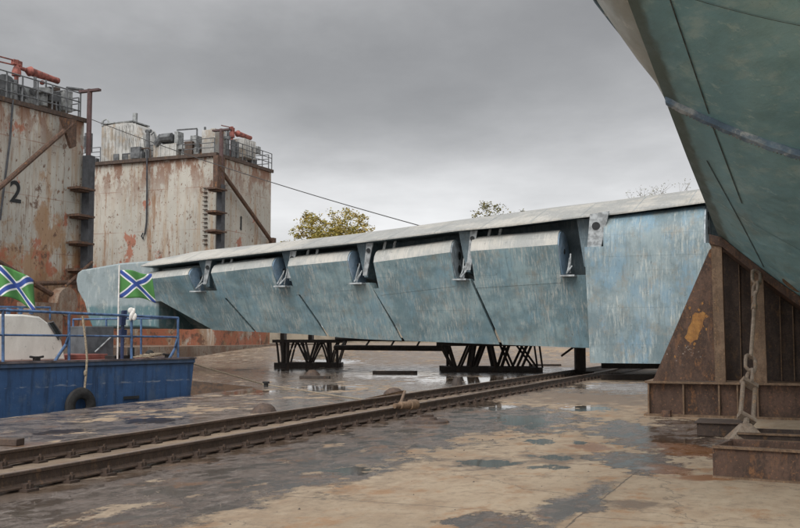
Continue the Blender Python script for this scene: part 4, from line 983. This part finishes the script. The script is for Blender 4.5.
for x in (8, 20, 31): cr.tube([bp(x, 314, 2.0), bp(x+1, 308, 2.0)], .06, 6)
build('roof_rail', cr, M['boat_rail'], cab)
# red deck hatch edge and grey locker
b = MB(); p0 = bp(108, 356, 1.6); b.obox(V((p0.x, p0.y, ZD)), BB*2.2, BN*1.2, UP*.14); build('hatch_coaming', b, M['boat_deck'], boat, bevel=.02)
b = MB(); p0 = bp(113.5, 356, 2.2); b.obox(V((p0.x, p0.y, ZD)), BB*1.05, BN*.8, UP*(bp(113, 326.5, 2.2).z-ZD)); lk = build('deck_locker', b, simple('slate_locker_paint', (.085, .095, .105), .3, .6), boat, bevel=.02)
b = MB(); b.tube([bp(95, 352, 2.15), bp(112, 336, 2.15)], .022, 6); build('locker_strap', b, M['alloy'], lk)
# winch, bitts and gear
b = MB(); p0 = bp(120, 357, .9); p0.z = ZD
b.obox(p0+BB*.2, -BB*.75, BN*.4, UP*.10); b.tube([p0+UP*.1, p0+UP*.35], .10, 8); b.tube([p0-BB*.4+UP*.1, p0-BB*.4+UP*.33], .10, 8); build('mooring_bitt', b, M['black'], boat, bevel=.01)
b = MB()
for i in range(5):
    p0 = bp(140+i*4, 356.5-R.uniform(0, 2), .7); p0.z = ZD+.04+.02*i; b.tube([p0+V((.22*math.cos(t_*.7), .22*math.sin(t_*.7), .02*R.random())) for t_ in range(10)], .028, 6)
build('rope_coil', b, M['rope'], boat)
b = MB(); p0 = bp(150, 354.5, .8); b.ell(p0, BB*.14, BN*.13, UP*.13, 12, 8, 0, .3); build('fairlead', b, M['black'], boat)
b = MB(); fq = bp(131.5, 399, -.02); b.obox(fq-BB*.27+BN*-.012, BB*.54, BN*.03, UP*.08); build('freeing_port', b, M['hole'], boat)
for l_ in (.7, 5.2):
    b = MB(); q0 = bc(l_, .35, ZD); b.cbox(q0+UP*.05, BB*.16, BN*.1, UP*.1); b.tube([q0+UP*.13-BB*.2, q0+UP*.11-BB*.06, q0+UP*.11+BB*.06, q0+UP*.13+BB*.2], .03, 7); build('cleat', b, M['black'], boat)
# rag tied to the railing
b = MB(); q0 = bp(131, 313, .05); 
b.ell(q0+UP*.07, V((.07, 0, 0)), V((0, .05, 0)), UP*.07, 10, 8, 0, .8)
b.ell(q0-UP*.02+V((.04, 0, 0)), V((.06, 0, .02)), V((0, .05, 0)), V((.03, 0, .13)), 10, 8, 0, .9); b.ell(q0+V((.10, 0, -.10)), V((.05, 0, 0)), V((0, .03, 0)), V((.01, 0, .08)), 10, 8, 0, .9)
tag(build('cloth_rag', b, M['white'], None, q0), 'pale rag knotted on the boat railing beside the flag', 'rag')

# flags: green field, white-edged blue saltire
def flag_mat():
    k = NM('green_flag_with_blue_saltire'); uv = k.n.new('ShaderNodeUVMap'); s_ = k.sep(uv.outputs[0])
    d1 = k.math('ABSOLUTE', k.math('SUBTRACT', s_[0], s_[1])); d2 = k.math('ABSOLUTE', k.math('SUBTRACT', k.math('ADD', s_[0], s_[1]), 1)); d = k.math('MINIMUM', d1, d2)
    col = k.mix(k.step(d, .135, .15, 1, 0), (.065, .20, .055), (.62, .63, .62)); col = k.mix(k.step(d, .075, .088, 1, 0), col, (.035, .07, .27))
    return k.done(col, .85)
FM = flag_mat()
def flag(lab, staff_px, ytop, ybot, w_px, inset, amp, droop, seed, furl):
    x = staff_px; p0 = bp(x, 358, inset); p0.z = ZD; ptop = bp(x, ytop-5, inset); fy0, fy1 = bp(x, ytop, inset).z, bp(x, ybot, inset).z
    t = thing('flag', lab, 'flag', p0, 'flags on the boat')
    b = MB(); b.tube([p0, V((p0.x, p0.y, ptop.z))], .022, 8); build('flag_staff', b, M['white'], t)
    wd = w_px*p0.y/FPX; nx, ny = 28, 16; dr = V((1, .25, 0)).normalized(); nr = V((-.25, 1, 0)).normalized(); b = MB(); uv = []
    for i in range(nx+1):
        for j in range(ny+1):
            u_, v_ = i/nx, j/ny
            zz_ = lerp(fy1, fy0, v_)-droop*wd*u_*u_-.05*math.sin(u_*7+seed+v_*2)*u_
            b.v.append(V((p0.x, p0.y, zz_))+dr*(u_*wd*(1-furl*.12*v_))+nr*(amp*math.sin(u_*9+seed+v_*1.8)*u_**.6))
            uv.append((u_, v_))
    for i in range(nx):
        for j in range(ny): q0 = i*(ny+1)+j; b.face([q0, q0+ny+1, q0+ny+2, q0+1], 0, True)
    o = build('flag_cloth', b, FM, t); ul = o.data.uv_layers.new(name='UVMap')
    for lp_ in o.data.loops: ul.data[lp_.index].uv = uv[lp_.vertex_index]
    so = o.modifiers.new('thick', 'SOLIDIFY'); so.thickness = .006
    return t
flag('green flag with blue saltire on a thin staff at the boat stern', 117.5, 270, 297.5, 36, .4, .17, .10, .6, 1)
flag('green flag with blue saltire flying over the white boat cabin', -6, 265, 296, 39, 1.6, .26, .40, 2.4, 1)
b = MB(); p0 = bp(122, 358, .45); p0.z = ZD; b.tube([p0, p0+UP*1.35], .05, 8); b.cbox(p0+UP*.75, BB*.2, BN*.14, UP*.16); b.cbox(p0+UP*1.1+BB*.03, BB*.16, BN*.14, UP*.3); b.cbox(p0+UP*1.25-BB*.06, BB*.1, BN*.1, UP*.22); build('light_post', b, simple('navy_fittings', (.025, .04, .10), .3, .5), boat)
# tyre fender with its rope
ty = thing('tyre_fender', 'black tyre hanging on a rope against the blue boat side', 'fender', bp(80.5, 403, -.12))
b = MB(); c_ = bp(80.5, 406, -.14); rings = []
for i in range(28):
    th = 2*math.pi*i/28; cd = BB*math.cos(th)+UP*math.sin(th)
    rings.append(b.pts([c_+cd*(.33+.15*math.cos(2*math.pi*j/10))+BN*(.10*math.sin(2*math.pi*j/10)) for j in range(10)]))
for q0, q1 in zip(rings, rings[1:]+rings[:1]):
    for j in range(10): b.face([q0+j, q0+(j+1) % 10, q1+(j+1) % 10, q1+j], 0, True)
build('tyre', b, M['black'], ty)
b = MB(); b.tube([bp(82.5, 316, .08), bp(85.5, 340, .02), bp(87, 358, -.1), bp(86, 375, -.1), bp(84.5, 389, -.13), bp(83, 396, -.13)], .03, 7); b.ell(bp(85.5, 373, -.1), V((.05, 0, 0)), V((0, .05, 0)), UP*.09, 8, 6); build('hanging_rope', b, M['rope'], ty)
# mooring rope
b = MB(); pts = [bp(146, 357, .4), bp(185, 361.5, 0)]+[ground(x, y, .05) for x, y in ((262, 384), (300, 390), (340, 396.5))]+[ground(368, 400.4, .12)]
b.tube(pts, .021, 7); tag(build('mooring_rope', b, M['rope'], None, pts[-1]), 'long thin mooring rope from boat stern over the quay to the rails', 'rope')
b = MB(); b.tube([ground(366, 399.8, .13), wpos(-9.2, ground(372, 401).dot(AC), .25), ground(400, 405, .22)], .035, 8); tag(build('iron_bar', b, M['cradle_lit'], None, ground(385, 403)), 'short iron bar at the rope end, lying across the far rail', 'bar')
b = MB(); p0 = ground(266, 386.6); b.tube([p0, p0+UP*.1], .07, 8); b.tube([p0+UP*.1, p0+UP*.16], .11, 8); tag(build('mooring_pin', b, M['black'], None, p0), 'tiny black mooring pin on the quay beside the rope', 'bollard')

# ------------------------------------------------------------------ small things on the quay
def lump(name, lab, cat, x, y, w_px, h_px, mt, seed, grp=None):
    p = ground(x, y); s_ = p.y/FPX; b = MB(); rx = w_px*s_/2; hz_ = h_px*s_
    prof = [(1.0, 0), (.92, .25), (.72, .62), (.5, .92), (.3, 1.0), (0.02, 1.02)]; n = 18; ids = []
    for r_, h_ in prof:
        ids.append(b.pts([p+V((rx*r_*math.cos(2*math.pi*j/n)*(1+.16*mnoise.noise(V((math.cos(2*math.pi*j/n)*1.5, math.sin(2*math.pi*j/n)*1.5, seed+h_)))), rx*r_*.9*math.sin(2*math.pi*j/n)*(1+.16*mnoise.noise(V((math.cos(2*math.pi*j/n)*1.5, math.sin(2*math.pi*j/n)*1.5, seed+5)))), hz_*h_*(1+.15*mnoise.noise(V((j*.6, seed, h_))))))for j in range(n)]))
    for q0, q1 in zip(ids, ids[1:]):
        for j in range(n): b.face([q0+j, q0+(j+1) % n, q1+(j+1) % n, q1+j], 0, True)
    b.face([ids[-1]+j for j in range(n)])
    return tag(build(name, b, mt, None, p), lab, cat, grp)
G_ = 'dark mounds along the track'
lump('dirt_mound', 'dark mound just behind the far rail, nearest the boat', 'mound', 264, 412.5, 27, 8.5, M['rust'], 1, G_)
lump('dirt_mound', 'dark mound behind the far rail, right of the iron bar', 'mound', 394, 394, 20, 6, M['rust'], 2, G_)
lump('dirt_mound', 'small dark mound under the wing, left of the inner truss', 'mound', 457, 384.5, 12, 7, M['truss'], 3, G_)
lump('dirt_mound', 'small dark mound in the puddles below the outer truss', 'mound', 312, 375, 15, 5, M['rust'], 4, G_)
p = ground(427, 422.5); t = thing('manhole_cover', 'round rusty manhole cover beside the near rail', 'manhole', p); b = MB(); b.tube([p, p+UP*.035, p+UP*.05], [.42, .40, .36], 24); build('rim', b, M['rust'], t)
b = MB(); b.tube([p+UP*.05, p+UP*.10], [.2, .17], 12); b.cbox(p+UP*.12, V((.22, .1, 0)), V((-.03, .07, 0)), UP*.05); build('lifting_boss', b, M['rust'], t)
pn = wpos(-7.65, ground(433, 408, .2).dot(AC), .0); b = MB(); p0 = pn+UP*.24-AS*.22-AC*.0; pv = (V((.34, .36, 0))).normalized(); b.tube([p0-pv*.32, p0-pv*.18, p0-pv*.17, p0+pv*.1, p0+pv*.11, p0+pv*.3], [.05, .05, .075, .075, .1, .1], 12)
tag(build('pipe_fitting', b, M['cradle_lit'], None, p0), 'short pale pipe fitting resting against the near rail', 'pipe')
for x, y, wx, wy, lab in ((315, 378.5, 30, 2, 'flat dark plank in the puddles below the outer truss'), (395, 373.2, 44, 2, 'flat dark plank in the puddles between the trusses'), (545, 366, 32, 2, 'flat dark plank right of the inner truss'), (8, 445, 28, 4, 'dark timber end at the left picture edge behind the rails'), (700, 400, 60, 2, 'thin flat bar on the quay left of the cradle')):
    p = ground(x, y); b = MB(); s_ = p.y/FPX; b.cbox(p+UP*.05, V((wx*s_, -.12, 0)), V((.03, .24, 0)), UP*.1)
    tag(build('plank', b, M['truss'] if x != 8 else M['rust'], None, p, .01), lab, 'plank', 'loose planks on the quay')
# scattered grit
gb = MB(); cnt = 0
while cnt < 1500:
    w0 = R.choice([R.uniform(-7.3, -4.4), R.uniform(-7.3, -4.4), R.uniform(-12.5, -9.5), R.uniform(-9, -7.8), R.uniform(-5, 3)]); u_ = 7+26*R.random()**1.6
    p = wpos(w0, u_)
    if p.x < interp(LEFT, p.y)+.3: continue
    r_ = .004+.016*R.random()**4; i = gb.pts([p+V((r_*R.uniform(.7, 1.3)*math.cos(j*1.257), r_*R.uniform(.7, 1.3)*math.sin(j*1.257), -.002)) for j in range(5)]+[p+V((r_*.3*R.uniform(-1, 1), 0, r_*R.uniform(.5, 1.0)))])
    for j in range(5): gb.face([i+j, i+(j+1) % 5, i+5])
    cnt += 1
tag(build('loose_grit', gb, simple('grit', (.10, .08, .065), .5, .7, 3)), 'small loose stones scattered over the worn concrete', None, None, 'stuff')

# ------------------------------------------------------------------ trees beyond
def tree(lab, name, base, h, cr_w, cr_h, leafmat, n_cl, per, lsz, seed, bare=False):
    r = random.Random(seed); t = thing(name, lab, 'tree', base, 'trees behind the wing'); b = MB(); tips = []
    def limb(p, d, L, rad, lev):
        pts = [p]; dd = d.copy()
        for i in range(4): dd = (dd+V((r.uniform(-.22, .22), r.uniform(-.22, .22), r.uniform(-.02, .16)))).normalized(); pts.append(pts[-1]+dd*L/4)
        b.tube(pts, [rad*(1-.16*i) for i in range(5)], 6 if lev < 2 else 4, 0, False)
        if lev >= (4 if bare else 3): tips.append(pts[-1]); return
        for _ in range(3 if lev < 3 else 3):
            q0 = pts[r.choice((2, 3, 4, 4))]; th = r.uniform(0, 6.28); e = (dd+V((math.cos(th), math.sin(th), r.uniform(0, .5)))*r.uniform(.45, .9)).normalized()
            limb(q0, e, L*r.uniform(.6, .8), rad*.5, lev+1)
    H0 = h-cr_h; b.tube([base, base+UP*H0*.5+V((.1, .1, 0)), base+UP*H0], [.42, .33, .28], 10)
    for i in range(5): th = i*1.257+r.uniform(-.3, .3); limb(base+UP*H0*r.uniform(.85, 1.0), V((math.cos(th)*.6, math.sin(th)*.6, 1)).normalized(), cr_h*(.42 if not bare else .40), .15, 1)
    build('trunk', b, M['twig'] if bare else M['bark'], t)
    lf = MB(); cz_ = base.z+h-cr_h*.5
    cl = []
    for _ in range(n_cl):
        while True:
            q0 = V((r.uniform(-1, 1), r.uniform(-1, 1), r.uniform(-1, 1)))
            if .35 < q0.length < 1 and mnoise.noise(q0*2.6+V((seed*3, 1, 0))) > -.12: break
        k_ = 1+.35*mnoise.noise(q0*1.8+V((seed, 0, 0)))
        cl.append((V((base.x+q0.x*cr_w/2*k_, base.y+q0.y*cr_w/2*k_, cz_+q0.z*cr_h/2*k_)), r.uniform(.4, 1.0)))
    if not bare: cl = cl[:int(n_cl*.7)]+[(p, r.uniform(.5, 1.0)) for p in tips if p.z > base.z+H0]
    if bare: cl = [(p, r.uniform(.25, .5)) for p in tips]
    for c_, rad in cl:
        for _ in range(per):
            o_ = V((r.gauss(0, 1), r.gauss(0, 1), r.gauss(0, .6)))*rad*.5; p = c_+o_; s_ = lsz*r.uniform(.6, 1.4)
            a_ = V((r.uniform(-1, 1), r.uniform(-1, 1), r.uniform(-.5, .5))).normalized(); e = a_.cross(V((r.uniform(-1, 1), r.uniform(-1, 1), r.uniform(-1, 1)))).normalized()
            i = lf.pts([p-a_*s_, p+e*s_*.5, p+a_*s_, p-e*s_*.5]); lf.face([i, i+1, i+2, i+3])
    build('crown', lf, leafmat, t)
    return t
def tbase(x, Y): p = at_depth(x, 336, Y); return V((p.x, Y, .9))
tree('broad yellow green tree behind the wing, right of the dock', 'autumn_tree', tbase(334, 110), at_depth(334, 211, 110).z-.9, 10.4, 8.0, M['leaf'], 360, 60, .13, 5)
tree('sparse olive treetop peeping over the middle of the wing', 'autumn_tree', tbase(498, 130), at_depth(498, 203, 130).z-.9, 8.5, 6, M['leaf2'], 110, 26, .15, 9)
tree('nearly bare grey treetop above the wing near the hull', 'bare_tree', tbase(655, 120), at_depth(655, 172, 120).z-.9, 6, 8.6, M['leaf2'], 0, 3, .09, 12, True)

# ------------------------------------------------------------------ sky, sun, camera
w = bpy.data.worlds.new('World'); sc.world = w; w.use_nodes = True; nt = w.node_tree; N = nt.nodes; Lk = nt.links
for n in list(N): N.remove(n)
out = N.new('ShaderNodeOutputWorld'); sky = N.new('ShaderNodeTexSky'); sky.sky_type = 'NISHITA'; sky.sun_disc = False
EL, AZ = math.radians(38), math.radians(200)        # sun behind the camera, a little to the left; azimuth from +Y clockwise
sky.sun_elevation = EL; sky.sun_rotation = AZ
bg1 = N.new('ShaderNodeBackground'); bg1.inputs[1].default_value = .07; Lk.new(sky.outputs[0], bg1.inputs[0])
tc = N.new('ShaderNodeTexCoord'); sp = N.new('ShaderNodeSeparateXYZ'); Lk.new(tc.outputs['Generated'], sp.inputs[0])
def mth(op, a, b=0.0):
    r = N.new('ShaderNodeMath'); r.operation = op
    for s_, v_ in ((r.inputs[0], a), (r.inputs[1], b)):
        if isinstance(v_, bpy.types.NodeSocket): Lk.new(v_, s_)
        else: s_.default_value = v_
    return r.outputs[0]
zp = mth('MAXIMUM', sp.outputs[2], 0.0)
dv_ = mth('ADD', zp, .12); cmb = N.new('ShaderNodeCombineXYZ'); Lk.new(mth('DIVIDE', sp.outputs[0], dv_), cmb.inputs[0]); Lk.new(mth('DIVIDE', sp.outputs[1], dv_), cmb.inputs[1])
def nz(scale, loc, det=7, rough=.55):
    mp = N.new('ShaderNodeMapping'); Lk.new(cmb.outputs[0], mp.inputs[0]); mp.inputs['Scale'].default_value = scale; mp.inputs['Location'].default_value = loc
    t = N.new('ShaderNodeTexNoise'); t.inputs['Scale'].default_value = 1; t.inputs['Detail'].default_value = det; t.inputs['Roughness'].default_value = rough; Lk.new(mp.outputs[0], t.inputs['Vector']); return t.outputs['Fac']
n1 = nz((.55, .42, 1), (2.3, .7, 0)); n2 = nz((1.7, 1.2, 1), (4, 2, 0), 8, .6); n3 = nz((.75, .60, 1), (1, 6, 0), 6, .52)
# elevation profile of the overcast, disturbed by the cloud noise
elv = mth('ADD', sp.outputs[2], mth('ADD', mth('MULTIPLY', mth('SUBTRACT', n1, .5), .30), mth('MULTIPLY', mth('SUBTRACT', n2, .5), .11)))
elv = mth('SUBTRACT', elv, mth('MULTIPLY', sp.outputs[0], .09))
cr = N.new('ShaderNodeValToRGB'); Lk.new(elv, cr.inputs[0]); el = cr.color_ramp.elements
cr.color_ramp.interpolation = 'B_SPLINE'
stops = [(0, .72), (.08, .62), (.14, .54), (.19, .38), (.25, .26), (.36, .235), (.55, .55), (1, .95)]
while len(el) < len(stops): el.new(.5)
for e, (p_, v_) in zip(el, stops): e.position = p_; e.color = (v_, v_*1.0, v_*1.01, 1)
back = N.new('ShaderNodeMapRange'); back.interpolation_type = 'SMOOTHSTEP'; Lk.new(mth('ADD', sp.outputs[1], mth('MULTIPLY', sp.outputs[0], .55)), back.inputs[0]); back.inputs[1].default_value = .35; back.inputs[2].default_value = -.7; back.inputs[3].default_value = 1.0; back.inputs[4].default_value = 2.1  # added fill: unseen sky behind and left of the camera made brighter
st = mth('MULTIPLY', back.outputs[0], mth('ADD', .12, mth('ADD', mth('MULTIPLY', n2, .55), mth('MULTIPLY', n3, 1.2))))
bg2 = N.new('ShaderNodeBackground'); Lk.new(cr.outputs[0], bg2.inputs[0]); Lk.new(st, bg2.inputs[1])
mx = N.new('ShaderNodeMixShader'); mx.inputs[0].default_value = .93; Lk.new(bg1.outputs[0], mx.inputs[1]); Lk.new(bg2.outputs[0], mx.inputs[2]); Lk.new(mx.outputs[0], out.inputs[0])

sd = bpy.data.lights.new('Sun', 'SUN'); sd.energy = 1.5; sd.angle = math.radians(35); sd.color = (1, .96, .9)
so = bpy.data.objects.new('Sun', sd); C.objects.link(so)
dirs = V((math.sin(AZ)*math.cos(EL), math.cos(AZ)*math.cos(EL), math.sin(EL)))
so.rotation_euler = (-dirs).to_track_quat('-Z', 'Y').to_euler(); so.location = dirs*60

cd = bpy.data.cameras.new('Camera'); cam = bpy.data.objects.new('Camera', cd); C.objects.link(cam); sc.camera = cam
cam.location = EYE; cam.rotation_euler = (math.pi/2+PITCH, 0, 0); cd.sensor_width = 36; cd.lens = 36*FPX/800; cd.clip_end = 4000; cd.clip_start = .1
vs = sc.view_settings; vs.view_transform = 'Standard'; vs.look = 'None'; vs.gamma = 1; vs.exposure = .45; vs.use_curve_mapping = False
sc.render.engine = 'CYCLES'; sc.cycles.max_bounces = 8
